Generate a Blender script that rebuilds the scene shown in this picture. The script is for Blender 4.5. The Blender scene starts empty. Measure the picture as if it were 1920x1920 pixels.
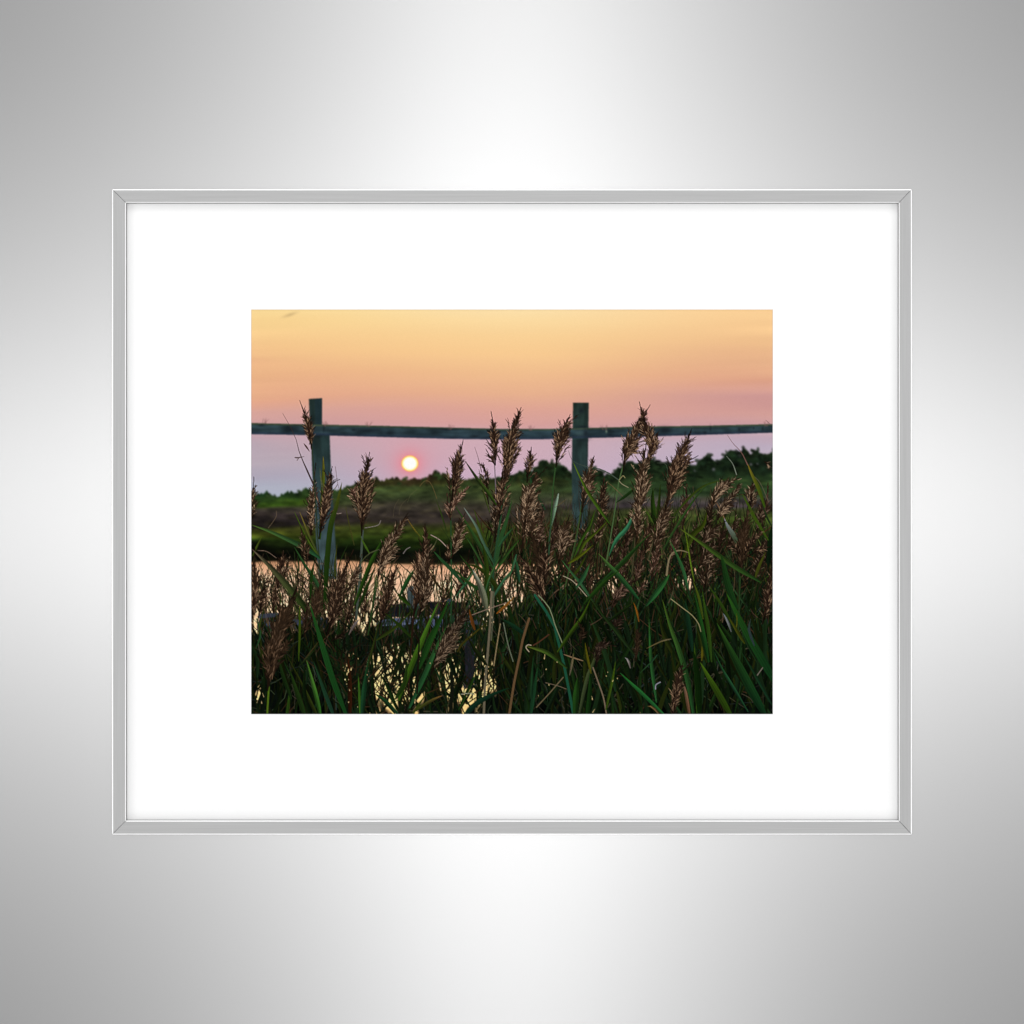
import math
import numpy as np

# ---------------------------------------------------------------- the printed picture
# Pixel raster of the photographic print: a sunset behind a rail fence and reeds.
# It becomes the ink of one flat paper sheet (a colour per vertex of that sheet).
X0, Y0, X1, Y1 = 463, 572, 1457, 1347          # sheet, a little larger than the mat window
PW, PH = X1 - X0, Y1 - Y0
rng = np.random.default_rng(7)


def blur(a, sx, sy=None):
    sy = sx if sy is None else sy
    for ax, s in ((0, sy), (1, sx)):
        if s <= 0:
            continue
        r = max(1, int(3 * s))
        k = np.exp(-0.5 * (np.arange(-r, r + 1) / s) ** 2)
        k /= k.sum()
        pad = [(0, 0)] * a.ndim
        pad[ax] = (r, r)
        p = np.pad(a, pad, mode='edge')
        out = np.zeros_like(a)
        n = a.shape[ax]
        for i, w in enumerate(k):
            out += w * (p[i:i + n] if ax == 0 else p[:, i:i + n])
        a = out
    return a


def noise(sx, sy):
    n = blur(rng.standard_normal((PH, PW)), sx, sy)
    return n / n.std()


yy, xx = np.mgrid[0:PH, 0:PW].astype(np.float64)
xx += X0 + 0.5
yy += Y0 + 0.5


def interp_rows(y, table):
    t = np.array(table, float)
    return np.stack([np.interp(y, t[:, 0], t[:, c]) for c in (1, 2, 3)], -1)


def smooth_path(pts, n):
    p = np.array(pts, float)
    if len(p) == 2:
        t = np.linspace(0, 1, n)[:, None]
        return p[0] * (1 - t) + p[1] * t
    q = np.vstack([2 * p[0] - p[1], p, 2 * p[-1] - p[-2]])
    out = []
    m = len(p) - 1
    for u in np.linspace(0, m, n):
        i = min(int(u), m - 1)
        t = u - i
        a, b, c, d = q[i], q[i + 1], q[i + 2], q[i + 3]
        out.append(0.5 * (2 * b + (c - a) * t + (2 * a - 5 * b + 4 * c - d) * t * t + (3 * b - a - 3 * c + d) * t ** 3))
    return np.array(out)


def poly_mask(pts):
    """antialiased polygon coverage by 3x3 even-odd sampling"""
    p = np.array(pts, float)
    xa, xb = int(max(0, p[:, 0].min() - X0 - 2)), int(min(PW, p[:, 0].max() - X0 + 3))
    ya, yb = int(max(0, p[:, 1].min() - Y0 - 2)), int(min(PH, p[:, 1].max() - Y0 + 3))
    m = np.zeros((PH, PW))
    if xb <= xa or yb <= ya:
        return m
    gx, gy = xx[ya:yb, xa:xb], yy[ya:yb, xa:xb]
    acc = np.zeros(gx.shape)
    for ox in (-.33, 0, .33):
        for oy in (-.33, 0, .33):
            inside = np.zeros(gx.shape, bool)
            for i in range(len(p)):
                (ax, ay), (bx, by) = p[i], p[i - 1]
                if ay == by:
                    continue
                c = ((ay > gy + oy) != (by > gy + oy)) & (gx + ox < (bx - ax) * (gy + oy - ay) / (by - ay) + ax)
                inside ^= c
            acc += inside
    m[ya:yb, xa:xb] = acc / 9
    return m


def stroke(img, path, width, col, col2=None, alpha=1.0, rib=0.0, soft=0.5, prof=None):
    """path: (n,2) points; width: one per point; col at start -> col2 at end; rib: tone split along the middle"""
    path = np.asarray(path, float)
    width = np.broadcast_to(np.asarray(width, float), (len(path),))
    pad = width.max() / 2 + 1.5 + soft
    xa, xb = int(path[:, 0].min() - pad - X0), int(path[:, 0].max() + pad - X0) + 1
    ya, yb = int(path[:, 1].min() - pad - Y0), int(path[:, 1].max() + pad - Y0) + 1
    xa, xb, ya, yb = max(0, xa), min(PW, xb), max(0, ya), min(PH, yb)
    if xb <= xa or yb <= ya:
        return
    gx, gy = xx[ya:yb, xa:xb], yy[ya:yb, xa:xb]
    best = np.full(gx.shape, -1e9)
    tt = np.zeros(gx.shape)
    sd = np.zeros(gx.shape)
    n = len(path) - 1
    for i in range(n):
        ax, ay = path[i]
        dx, dy = path[i + 1] - path[i]
        L2 = dx * dx + dy * dy + 1e-9
        t = np.clip(((gx - ax) * dx + (gy - ay) * dy) / L2, 0, 1)
        ex, ey = gx - ax - t * dx, gy - ay - t * dy
        d = np.sqrt(ex * ex + ey * ey)
        w = width[i] * (1 - t) + width[i + 1] * t
        c = w / 2 - d
        u = c > best
        best = np.where(u, c, best)
        tt = np.where(u, (i + t) / n, tt)
        if rib:
            s = (dx * ey - dy * ex) / math.sqrt(L2) / (w / 2 + .3)
            sd = np.where(u, s, sd)
    cov = np.clip(best / (2 * soft) + 0.5, 0, 1) * alpha
    c1 = np.array(col, float)
    c2 = c1 if col2 is None else np.array(col2, float)
    colr = c1 + (c2 - c1) * (tt ** .6)[..., None]
    if rib:
        colr = colr * (1 + .07 * np.sin(11 * sd + rib * 40) + .10 * np.sin(tt * 9 + rib * 60) * abs(rib) * 3 + rib * np.tanh(3 * sd) + 0.35 * abs(rib) * np.exp(-(sd / .16) ** 2))[..., None]
    reg = img[ya:yb, xa:xb]
    reg += (colr - reg) * cov[..., None]


def leaf(img, pts, w, col, tip=None, alpha=1.0, rib=None, soft=0.55, both=False, tone=1.0):
    """first point = pointed tip, last point = base"""
    L = sum(math.dist(pts[i], pts[i + 1]) for i in range(len(pts) - 1))
    n = int(np.clip(L / 9, 4, 16))
    p = smooth_path(pts, n)
    t = np.linspace(0, 1, n)
    prof = np.clip(t / 0.55, 0, 1) ** 0.75
    if both:
        prof = np.sin(np.pi * np.clip(t, 0.02, .98)) ** 0.7
    if not both:
        prof = prof * np.interp(t, [0, .8, 1], [1, 1, .42])
    wd = 0.5 + (w - 0.5) * prof
    r = rng.uniform(-.3, .3) if rib is None else rib
    col = np.array(col, float)
    col = (col * .86 + col.mean() * .08) * .76 * tone * np.array([1.12, .97, .82])
    w = w * .84 if w > 3 else w
    tip = col * np.array([1.15, 1.1, .85]) if tip is None else np.array(tip, float) * .85
    stroke(img, p, wd, tip, col, alpha, r, soft)


def plume(img, pts, hw, nb=20, pal='brown', side=0.0, lightf=0.3, spread=0.62, slen=10, dens=7, tone=1.0, alpha=1.0, sw=1.16):
    """reed seed head; pts from tip to base"""
    P = smooth_path(pts[::-1], 40)
    T = np.gradient(P, axis=0)
    T /= np.linalg.norm(T, axis=1)[:, None] + 1e-9
    N = np.stack([-T[:, 1], T[:, 0]], 1)      # +x side of an upright plume
    hw = hw * 1.0
    lightf = lightf * .66
    tone = tone * .9
    nb = int(nb * 1.0)
    if pal == 'brown':
        darks, mids, lights = (23, 15, 10), (56, 38, 27), (200, 160, 124)
    elif pal == 'pale':
        darks, mids, lights = (28, 19, 12), (66, 47, 33), (222, 186, 150)
    elif pal == 'pink':
        darks, mids, lights = (40, 26, 19), (88, 62, 47), (218, 172, 144)
    else:                                      # deep
        darks, mids, lights = (25, 17, 11), (50, 36, 24), (104, 80, 60)
    darks, mids, lights = (np.array(c, float) * tone for c in (darks, mids, lights))
    seg = np.linalg.norm(np.diff(P, axis=0), axis=1)
    Ltot = seg.sum()
    stroke(img, P, np.linspace(2.2, 1.0, 40), darks, darks, alpha)
    items = []
    step = Ltot / 39

    def at(s_):
        x = np.clip(s_, 0, 1) * 39
        i = min(38, int(x))
        return P[i] + (P[i + 1] - P[i]) * (x - i), T[i], N[i]

    def spikelets(path_fn, length, lit, u, wscale, f0):
        n = max(3, int(length / 3.1))
        prev = None
        for k in range(n):
            f = f0 + (1 - f0) * (k + rng.uniform(.2, .8)) / n
            p, d, nn = path_fn(f)
            a = rng.choice((-1, 1)) * rng.uniform(.05, .55) * (1 - .5 * f)
            d2 = np.array([d[0] * math.cos(a) - d[1] * math.sin(a), d[0] * math.sin(a) + d[1] * math.cos(a)])
            ln = slen * rng.uniform(.4, .85)
            pos = p + nn * rng.normal(0, .7 + .02 * length) * (1 - .5 * f)
            q = np.array([pos - d2 * ln * .3, pos + d2 * ln * .2, pos + d2 * ln * .75 + nn * u * rng.uniform(0, 1.8)])
            r = rng.random()
            if r < lit * (.55 + .7 * f):
                c, o = lights * rng.uniform(.6, 1.1), 2
            elif r < lit + .32:
                c, o = mids * rng.uniform(.75, 1.2), 1
            else:
                c, o = darks * rng.uniform(.7, 1.3), 0
            items.append((o + rng.random() * 1.6, q, c, sw * wscale * rng.uniform(.8, 1.25) * (0.66 if o >= 2 else 1.2)))

    m = max(6, int(nb * .7))
    us = (np.arange(m) + rng.uniform(.1, .9, m)) / m * 2 - 1
    for u in us:
        if side:
            u = float(np.clip(u * .85 + side * .42, -1.12, 1.12))
        s_out = 1 - .52 * abs(u) ** .8
        s1 = s_out * rng.uniform(.56, 1.0)
        if rng.random() < .12:
            continue
        s0 = max(0, s1 - rng.uniform(.26, .5)) * rng.uniform(.6, 1)
        uo = u * rng.uniform(.6, 1.25)
        length = (s1 - s0) * Ltot
        dr = .2 * side + rng.normal(0, .09)

        def fn(f, s0=s0, s1=s1, uo=uo, dr=dr):
            e = .02
            p1, t1, n1 = at(s0 + (s1 - s0) * f)
            p2, t2, n2 = at(s0 + (s1 - s0) * (f + e))
            g = lambda z: hw * uo * z ** 1.1 + hw * dr * z ** 3
            a_, b_ = p1 + n1 * g(f), p2 + n2 * g(f + e)
            d = b_ - a_
            return a_, d / (np.linalg.norm(d) + 1e-9), n1
        lit = lightf * rng.uniform(.25, 1.6) * (.16 + 1.0 * abs(u) ** 1.3) * (1.3 - .95 * s1)
        spikelets(fn, length, lit, np.sign(u), 1.0, .22)
        r_ = np.array([fn(f)[0] for f in (0, .3, .6, .9)])
        items.append((-1, r_, darks * 1.15, 1.0))
        # hair-fine awns standing off the branch
        for _ in range(int(2 + length / 9)):
            p_, d_, n_ = fn(rng.uniform(.35, 1.0))
            a = np.sign(uo) * rng.uniform(.1, .7)
            d2 = np.array([d_[0] * math.cos(a) - d_[1] * math.sin(a), d_[0] * math.sin(a) + d_[1] * math.cos(a)])
            q_ = np.array([p_, p_ + d2 * slen * .35, p_ + d2 * slen * rng.uniform(.5, .9) + n_ * np.sign(uo) * 1.2])
            c_ = lights * rng.uniform(.5, .95) if rng.random() < lightf * 1.1 else mids * rng.uniform(.6, 1.1)
            items.append((rng.uniform(.5, 3.4), q_, c_, .8))
        # a short side twig
        if rng.random() < .5 and length > 14:
            fb = rng.uniform(.35, .7)
            pb, db, nb_ = fn(fb)
            a = np.sign(uo) * rng.uniform(.3, .6)
            d2 = np.array([db[0] * math.cos(a) - db[1] * math.sin(a), db[0] * math.sin(a) + db[1] * math.cos(a)])
            l2 = length * rng.uniform(.25, .45)
            spikelets(lambda f, pb=pb, d2=d2, l2=l2, nb_=nb_: (pb + d2 * l2 * f, d2, nb_), l2, lit * 1.1, np.sign(u), .9, .1)
    # the closed spike of the main axis, slimmer to the tip
    for k in range(int(Ltot / 3.0)):
        s_ = rng.uniform(.25, .985)
        p, d, nn = at(s_)
        a = rng.normal(0, .2) * (1.15 - s_)
        d2 = np.array([d[0] * math.cos(a) - d[1] * math.sin(a), d[0] * math.sin(a) + d[1] * math.cos(a)])
        ln = slen * rng.uniform(.55, .95)
        pos = p + nn * rng.normal(0, 1) * hw * .2 * (1 - s_) ** .8
        q = np.array([pos - d2 * ln * .45, pos, pos + d2 * ln * .45])
        r = rng.random()
        c = lights * rng.uniform(.5, .9) if r < lightf * .5 * (1.1 - s_) else (mids if r < .35 else darks) * rng.uniform(.75, 1.2)
        items.append((rng.random() * 2, q, c, sw * rng.uniform(.85, 1.2)))
    items.sort(key=lambda z: z[0])
    for o, q, c, w in items:
        if o == -1:
            stroke(img, q, w, c, c, alpha * .8)
        else:
            stroke(img, q, [w * .45, w, w * .3], c, c, alpha, soft=.5)


def paint():
    img = np.zeros((PH, PW, 3))
    # ---------------- sky
    wob = noise(170, 16) * 4.0 + noise(60, 5) * .9 + (xx - 960) * -0.012
    ys = yy + wob
    L = interp_rows(ys, [(575, 252, 222, 156), (600, 251, 216, 149), (630, 249, 208, 146), (660, 246, 200, 142), (700, 238, 184, 138),
                         (735, 229, 170, 140), (765, 214, 163, 152), (795, 208, 160, 158), (830, 200, 166, 174), (860, 184, 168, 180),
                         (890, 176, 171, 188), (925, 172, 180, 197)])
    M = interp_rows(ys, [(575, 254, 227, 172), (600, 253, 221, 162), (630, 251, 212, 152), (660, 250, 206, 147), (700, 241, 191, 143),
                         (738, 233, 179, 143), (765, 223, 167, 149), (795, 216, 161, 155), (826, 209, 171, 181), (860, 207, 171, 185),
                         (890, 203, 173, 194), (925, 198, 175, 196)])
    R = interp_rows(ys, [(575, 252, 210, 152), (600, 248, 204, 148), (630, 243, 196, 144), (665, 232, 180, 140), (700, 226, 168, 138),
                         (722, 219, 163, 146), (740, 208, 156, 150), (770, 212, 160, 152), (795, 204, 158, 162), (826, 190, 172, 190),
                         (850, 187, 175, 197), (890, 186, 178, 200), (925, 186, 180, 202)])
    u = np.clip((xx - 480) / 480, 0, 1)[..., None]
    v = np.clip((xx - 960) / 480, 0, 1)[..., None]
    u, v = u * u * (3 - 2 * u), v * v * (3 - 2 * v)
    img[:] = np.where(xx[..., None] < 960, L * (1 - u) + M * u, M * (1 - v) + R * v)
    img += (noise(90, 5) * .7)[..., None] * np.array([1, .9, .6])
    st = noise(110, 3.2)
    st2 = np.zeros_like(st)
    for i in range(PW):
        st2[:, i] = np.roll(st[:, i], int(-(i - PW / 2) * .055))
    img += (np.clip(st2, -1.6, 1.6) * .8)[..., None] * np.array([.7, 1.0, .7])
    img *= np.array([.992, .986, .99])
    g_ = img.mean(-1, keepdims=True)
    img += (g_ - img) * (.10 * np.clip((yy - 770) / 60, 0, 1))[..., None]
    # small dark smudge high in the sky
    sm = np.exp(-(((xx - 544) + (yy - 590) * 1.2) / 8) ** 2 - ((yy - 590 + (xx - 544) * .25) / 2.6) ** 2)
    img -= sm[..., None] * np.array([44, 42, 30])
    # ---------------- sun with its glow
    r = np.sqrt(((xx - 768.5) / 15.6) ** 2 + ((yy - 869) / 14.6) ** 2)
    glow = np.exp(-np.clip(r - 1, 0, None) / .95)
    img += (np.array([248, 118, 128]) - img) * (glow * .62)[..., None]
    wide = np.exp(-((xx - 768) / 120) ** 2 - ((yy - 862) / 70) ** 2)
    img += (np.array([224, 162, 172]) - img) * (wide * .26)[..., None]
    rim = np.clip((1.09 - r) * 9, 0, 1)
    img += (np.array([255, 190, 92]) - img) * rim[..., None]
    core = np.clip((0.99 - r) * 7, 0, 1)
    img += (np.array([255, 246, 176]) - img) * core[..., None]
    core = np.clip((0.84 - r) * 5, 0, 1)
    img += (np.array([255, 255, 252]) - img) * core[..., None]

    # ---------------- far bank: trees, field, dark bank
    bank = img.copy()
    rows_l = [(905, 30, 52, 22), (928, 34, 58, 26), (946, 46, 74, 22), (953, 44, 45, 38), (965, 42, 39, 39), (984, 34, 32, 32), (990, 46, 52, 24),
              (1004, 50, 62, 20), (1014, 28, 44, 14), (1026, 14, 22, 9), (1036, 7, 9, 6), (1050, 8, 9, 7), (1056, 40, 28, 18)]
    rows_m = [(890, 30, 36, 20), (903, 44, 46, 24), (914, 46, 62, 34), (935, 46, 58, 36), (948, 49, 50, 41), (962, 45, 43, 40), (978, 38, 36, 33),
              (990, 44, 55, 22), (1008, 36, 54, 18), (1022, 18, 32, 10), (1034, 8, 12, 7), (1052, 12, 14, 10), (1060, 40, 36, 20)]
    rows_r = [(840, 24, 36, 24), (880, 26, 42, 24), (900, 36, 58, 32), (925, 38, 60, 36), (938, 52, 56, 52), (950, 58, 55, 62), (957, 52, 62, 36),
              (972, 48, 66, 28), (990, 34, 48, 20), (1010, 22, 34, 14), (1060, 10, 16, 8)]
    wy = yy + noise(40, 4) * 2.2
    L, M, R = interp_rows(wy, rows_l), interp_rows(wy, rows_m), interp_rows(wy, rows_r)
    u = np.clip((xx - 560) / 120, 0, 1)[..., None]
    v = np.clip((xx - 960) / 240, 0, 1)[..., None]
    field = np.where(xx[..., None] < 800, L * (1 - u) + M * u, M * (1 - v) + R * v)
    field *= np.array([1.06, .97, .95])
    field *= (1.06 + .10 * noise(4, 1.6) + .10 * noise(9, 2.5) + .10 * noise(24, 5))[..., None]
    field += (np.clip(noise(6, 2), 0, 2) * 5)[..., None] * np.array([1.0, .95, .2])
    top = [(463, 926), (485, 926), (492, 924), (500, 922), (506, 926), (524, 928), (533, 925), (540, 922), (548, 924), (556, 927), (562, 921), (570, 917),
           (580, 918), (588, 924), (612, 922), (640, 917), (655, 912), (672, 906), (690, 901), (705, 897), (720, 900), (745, 897), (762, 899), (775, 897),
           (790, 898), (800, 894), (808, 887), (816, 885), (828, 887), (838, 889), (846, 896), (870, 898), (900, 897), (935, 896), (955, 892), (975, 884),
           (995, 882), (1008, 874), (1018, 867), (1036, 867), (1050, 872), (1062, 878), (1078, 888), (1098, 884), (1112, 876), (1122, 879), (1136, 889),
           (1150, 887), (1160, 878), (1172, 871), (1184, 866), (1200, 868), (1216, 862), (1228, 864), (1240, 868), (1256, 871), (1285, 876), (1303, 876),
           (1308, 866), (1318, 858), (1330, 853), (1335, 860), (1340, 866), (1352, 864), (1357, 855), (1366, 846), (1378, 845), (1388, 849), (1392, 842),
           (1399, 842), (1405, 850), (1412, 846), (1420, 844), (1426, 851), (1438, 851), (1446, 848), (1460, 846)]
    tx, ty = np.array(top).T
    line = np.interp(xx, tx, ty)
    lump = np.interp(np.arange(PW), np.arange(PW), blur(rng.standard_normal((1, PW)), 2.2, 0)[0])
    lump2 = rng.standard_normal(PW)
    lump2 = (lump2 + np.roll(lump2, 1) + np.roll(lump2, 2)) / 3
    line = line + lump[None, :] * 3.2 + lump2[None, :] * 2.0
    cov = np.clip((yy - line) / 1.2 + .5, 0, 1)
    # dark crowns just under the skyline, textured
    dpt = yy - line
    thick = np.interp(xx, [463, 560, 600, 700, 800, 830, 850, 960, 1010, 1050, 1100, 1200, 1310, 1340, 1457], [10, 16, 14, 12, 16, 26, 18, 20, 34, 34, 24, 36, 40, 52, 60])
    crown = np.clip(1.1 - dpt / thick, 0, 1) * np.clip(1 + .5 * noise(6, 5), 0.2, 1.4)
    ccol = np.stack([np.interp(xx, [463, 600, 720, 800, 830, 960, 1457], c) for c in
                     ([26, 28, 44, 60, 34, 24, 20], [50, 50, 44, 42, 40, 40, 32], [26, 24, 24, 28, 20, 20, 22])], -1)
    ccol = ccol * (1 + .3 * noise(5, 4))[..., None]
    field += (ccol - field) * np.clip(crown, 0, 1)[..., None]
    # pale gaps of sky in the right-hand trees
    for gx_, gy_, gr in ((1338, 880, 2.6), (1388, 853, 3), (1408, 871, 2.2), (1303, 883, 2.4), (1420, 870, 1.6)):
        g = np.exp(-((xx - gx_) ** 2 + (yy - gy_) ** 2) / gr ** 2)
        field += (np.array([150, 140, 156]) - field) * (g * .7)[..., None]
    bank += (field - bank) * cov[..., None]
    # leaf clumps along the tree tops and through the scrub
    for k in range(400):
        x = rng.uniform(466, 1455) if k < 100 else rng.uniform(985, 1455)
        l0 = np.interp(x, tx, ty)
        deep = rng.random() ** 1.6 * np.interp(x, [463, 700, 830, 960, 1050, 1300, 1400], [8, 10, 22, 16, 30, 34, 46])
        rr = rng.uniform(1.2, 4.2)
        y = l0 + deep + rng.normal(0, 1.6) - (1.5 if x > 985 else .5)
        t = rng.uniform(.45, 1.45) if x < 1150 else rng.uniform(.3, 1.05)
        c = np.array(((34, 50, 24) if x < 960 else (30, 46, 26))) * t
        a = rng.normal(0, 1)
        stroke(bank, [(x - rr * math.cos(a), y - rr * .6 * math.sin(a)), (x + rr * math.cos(a), y + rr * .6 * math.sin(a))], rr * 1.5, c, alpha=.75, soft=.8)
    # ---------------- water
    shore = np.interp(xx, [463, 560, 640, 700, 790, 960, 1460], [1052, 1053, 1049, 1056, 1058, 1058, 1062]) + noise(30, 2) * .9
    wcov = np.clip((yy - shore) / 1.5 + .5, 0, 1)
    wcol = interp_rows(yy, [(1045, 150, 106, 74), (1058, 206, 154, 116), (1072, 226, 176, 140), (1095, 240, 192, 158), (1130, 246, 200, 164), (1190, 250, 210, 158),
                            (1250, 252, 216, 152), (1345, 244, 202, 130)])
    wcol *= (1 + .035 * noise(16, 1.2) - .10 * np.clip(noise(30, 1.1) - .9, 0, 2) * np.exp(-((yy - 1062) / 14) ** 2))[..., None]
    rip = noise(11, .9) * np.clip((1112 - yy) / 50, 0, 1)
    wcol = wcol * (1 - (.075 * np.clip(rip, -1, 2.2))[..., None] * np.array([.8, 1.0, 1.15]))
    bank += (wcol - bank) * wcov[..., None]
    sharp = np.clip((yy - 900) / 30, 0, 1)
    img = blur(bank, 1.05)
    # keep the sun's disc crisp
    k = np.clip(1.6 - r, 0, 1)[..., None]
    img = img * (1 - k) + blur(bank, .5) * k

    # ---------------- fence (slightly out of focus)
    f = img.copy()
    def fill(pts, col, col2=None, tex=.06, a=1.0, hor=False):
        m = poly_mask(pts)
        ysn = [p[1] for p in pts]
        t = np.clip((yy - min(ysn)) / (max(ysn) - min(ysn) + 1e-6), 0, 1)[..., None]
        c = np.array(col, float) * (1 - t) + np.array(col if col2 is None else col2, float) * t
        n_ = noise(9, 1.6) if hor else noise(1.6, 9)
        c = c * (1 + tex * n_ + tex * noise(5, 5))[..., None]
        f[:] = f + (c - f) * (m * a)[..., None]
    # left post, lower part continues wider
    fill([(583, 812), (618, 812), (620.5, 880), (624, 935), (628, 1000), (633, 1086), (597, 1086), (592, 1000), (588, 935), (585, 880)], (34, 50, 50), (62, 78, 82))
    fill([(583, 816), (600, 816), (602, 860), (586, 850)], (24, 32, 30), (34, 50, 50), a=.7)
    fill([(579, 748), (604, 746.5), (604, 818), (582, 818)], (34, 48, 46), (38, 55, 54))
    fill([(590, 748), (604, 746.5), (603, 800), (592, 800)], (30, 46, 54), a=.6)
    # right post
    fill([(1073, 815), (1103, 815), (1102, 900), (1102, 1010), (1080, 1040), (1073, 960), (1072, 880)], (32, 46, 45), (52, 70, 70))
    fill([(1074.5, 755), (1104, 755), (1103, 826), (1073, 826)], (34, 48, 43), (36, 54, 51))
    # rail
    tops = [(463, 793), (590, 796), (700, 798), (850, 802), (950, 804.5), (1020, 804.5), (1075, 803), (1200, 800), (1330, 798), (1457, 795)]
    bots = [(463, 814), (590, 816), (700, 819), (850, 823), (950, 824), (1020, 823.5), (1075, 822), (1200, 819), (1330, 815), (1457, 811)]
    fill(tops + bots[::-1], (43, 59, 62), (38, 53, 62), hor=True, tex=.09)
    low = [(x, y - 4) for x, y in bots]
    fill(low + bots[::-1], (36, 46, 66), a=.5, hor=True)
    up = [(x, y + 3) for x, y in tops]
    fill(tops + up[::-1], (66, 76, 52), (54, 68, 54), a=.85, hor=True)
    for (bx, by, rx, ry) in ((545, 806, 15, 4), (490, 797, 6, 2), (730, 812, 8, 3), (663, 806, 4, 2), (890, 818, 9, 2), (1322, 811, 3.2, 2.4), (1386, 805, 2.4, 3), (1285, 811, 2, 2),
                             (1430, 804, 1.6, 4), (1413, 803, 1.4, 2), (1332, 804, 1.6, 6), (1143, 815, 5, 2), (1098, 812, 5, 6), (1090, 825, 12, 2.4), (1092, 800, 10, 1.8), (607, 803, 1.6, 7),
                             (594, 818, 11, 2), (1246, 806, 12, 6), (840, 805, 30, 2), (690, 808, 30, 4), (1082, 783, 4, 1.5), (1090, 770, 5, 5)):
        g = np.exp(-(((xx - bx) / rx) ** 2 + ((yy - by) / ry) ** 2))
        f += (np.array([22, 28, 34]) - f) * (g * .72)[..., None]
    g = np.exp(-(((xx - 1137) / 1.6) ** 2 + ((yy - 809) / 2.6) ** 2))
    f += (np.array([150, 170, 140]) - f) * (g * .7)[..., None]
    g = np.exp(-(((xx - 1086) / 8) ** 2 + ((yy - 812) / 6) ** 2))
    f += (np.array([70, 92, 92]) - f) * (g * .5)[..., None]
    for (bx, by) in ((497, 788), (690, 794), (845, 799), (995, 801), (610, 793), (1133, 800), (1437, 793)):      # wisps growing on the rail
        for _ in range(5):
            a = rng.normal(0, .7)
            stroke(f, [(bx + rng.normal(0, 2), by + 6), (bx + 7 * math.sin(a) + rng.normal(0, 2), by - 3 * math.cos(a))], [1.1, .7], (120, 86, 84), alpha=.6)
    # dock and stakes by the near water
    fill([(486, 1151), (520, 1149), (560, 1156), (620, 1158), (620, 1178), (486, 1182)], (74, 82, 104), (40, 44, 58), hor=True, tex=.12)
    fill([(712, 1161), (775, 1157), (900, 1150), (906, 1172), (775, 1181), (712, 1182)], (104, 114, 144), (48, 54, 72), hor=True, tex=.16)
    fill([(722, 1134), (800, 1128), (880, 1130), (880, 1150), (722, 1158)], (16, 16, 22), (30, 30, 40), hor=True)
    fill([(712, 1182), (900, 1174), (900, 1196), (712, 1208)], (60, 44, 40), (34, 26, 26), hor=True, a=.9)
    fill([(764, 1101), (785, 1101), (786, 1140), (763, 1140)], (84, 96, 106), (62, 78, 82))
    fill([(828, 1122), (846, 1120), (848, 1132), (828, 1134)], (70, 88, 124))
    fill([(868, 1180), (892, 1180), (892, 1290), (868, 1290)], (44, 46, 60), (32, 32, 40))
    fill([(492, 1184), (505, 1184), (503, 1250), (492, 1250)], (52, 58, 76), (20, 22, 30))
    fill([(1118, 1112), (1146, 1108), (1146, 1134), (1116, 1134)], (74, 82, 100), (44, 52, 66))
    fill([(1083, 1066), (1096, 1062), (1098, 1080), (1083, 1082)], (70, 84, 110))
    # foot of the far bank reflected in the water: faint dark streaks
    for _ in range(26):
        x_, y_ = rng.uniform(470, 960), rng.uniform(1056, 1074)
        stroke(f, [(x_, y_), (x_ + rng.uniform(12, 40), y_ + rng.normal(0, .8))], [1, 1.5, ][:2], (164, 116, 84), alpha=.35)
    img = blur(f, 1.05)
    img = img * (1 - np.clip(2.0 - r, 0, 1)[..., None]) + f * np.clip(2.0 - r, 0, 1)[..., None]

    # ---------------- the reed bed
    # deep shade between the stems, with holes where the bright water shows
    def region(cx, cy, rx, ry, p=2):
        return np.exp(-(np.abs((xx - cx) / rx) ** p + np.abs((yy - cy) / ry) ** p))
    edge = np.interp(xx, [463, 520, 600, 700, 800, 900, 960, 1000, 1060, 1120, 1200, 1300, 1380, 1457], [1176, 1168, 1166, 1176, 1190, 1176, 1140, 1096, 1072, 1060, 1040, 1032, 1020, 1010])
    open_ = np.clip(region(740, 1275, 50, 62) * 1.1 + region(875, 1265, 48, 62) * 1.15 + region(652, 1262, 15, 40) * .5 + region(483, 1305, 10, 16) * .4, 0, 1.3)
    open_ = open_ * (1 + .5 * noise(3, 10)) - .25
    open2 = np.clip(region(1070, 1082, 42, 22) + region(1140, 1092, 40, 24) + region(1310, 1086, 52, 22) + region(1210, 1088, 30, 14) * .6 + region(958, 1090, 30, 40), 0, 1.2) * (1 + .55 * noise(3, 9)) - .42
    shade = np.clip((yy - edge + noise(4, 14) * 7) / 12, 0, 1)
    shade *= 1 - np.clip(np.maximum(open_, open2) * 3, 0, 1)
    dcol = np.stack([np.interp(yy, [1000, 1100, 1200, 1345], c) for c in ([16, 14, 9, 6], [22, 19, 13, 10], [13, 12, 9, 7])], -1)
    dcol = dcol * (1 + .35 * noise(2, 12) + .2 * noise(5, 20))[..., None]
    img += (dcol - img) * np.clip(shade, 0, 1)[..., None]

    greens = [(22, 48, 18), (30, 60, 24), (18, 44, 28), (40, 62, 20), (24, 66, 42), (14, 34, 16), (30, 44, 18), (46, 52, 26)]
    def top_limit(x):
        return np.interp(x, [463, 560, 600, 680, 780, 860, 930, 1000, 1060, 1120, 1200, 1280, 1360, 1457], [1110, 1095, 1055, 1090, 1110, 1050, 985, 985, 985, 965, 950, 950, 950, 940])
    def allowed(x, y, p=.22):
        i, j = int(y - Y0), int(x - X0)
        if not (0 <= i < PH and 0 <= j < PW):
            return True
        return max(open_[i, j], open2[i, j]) < .28 or rng.random() < p
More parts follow.
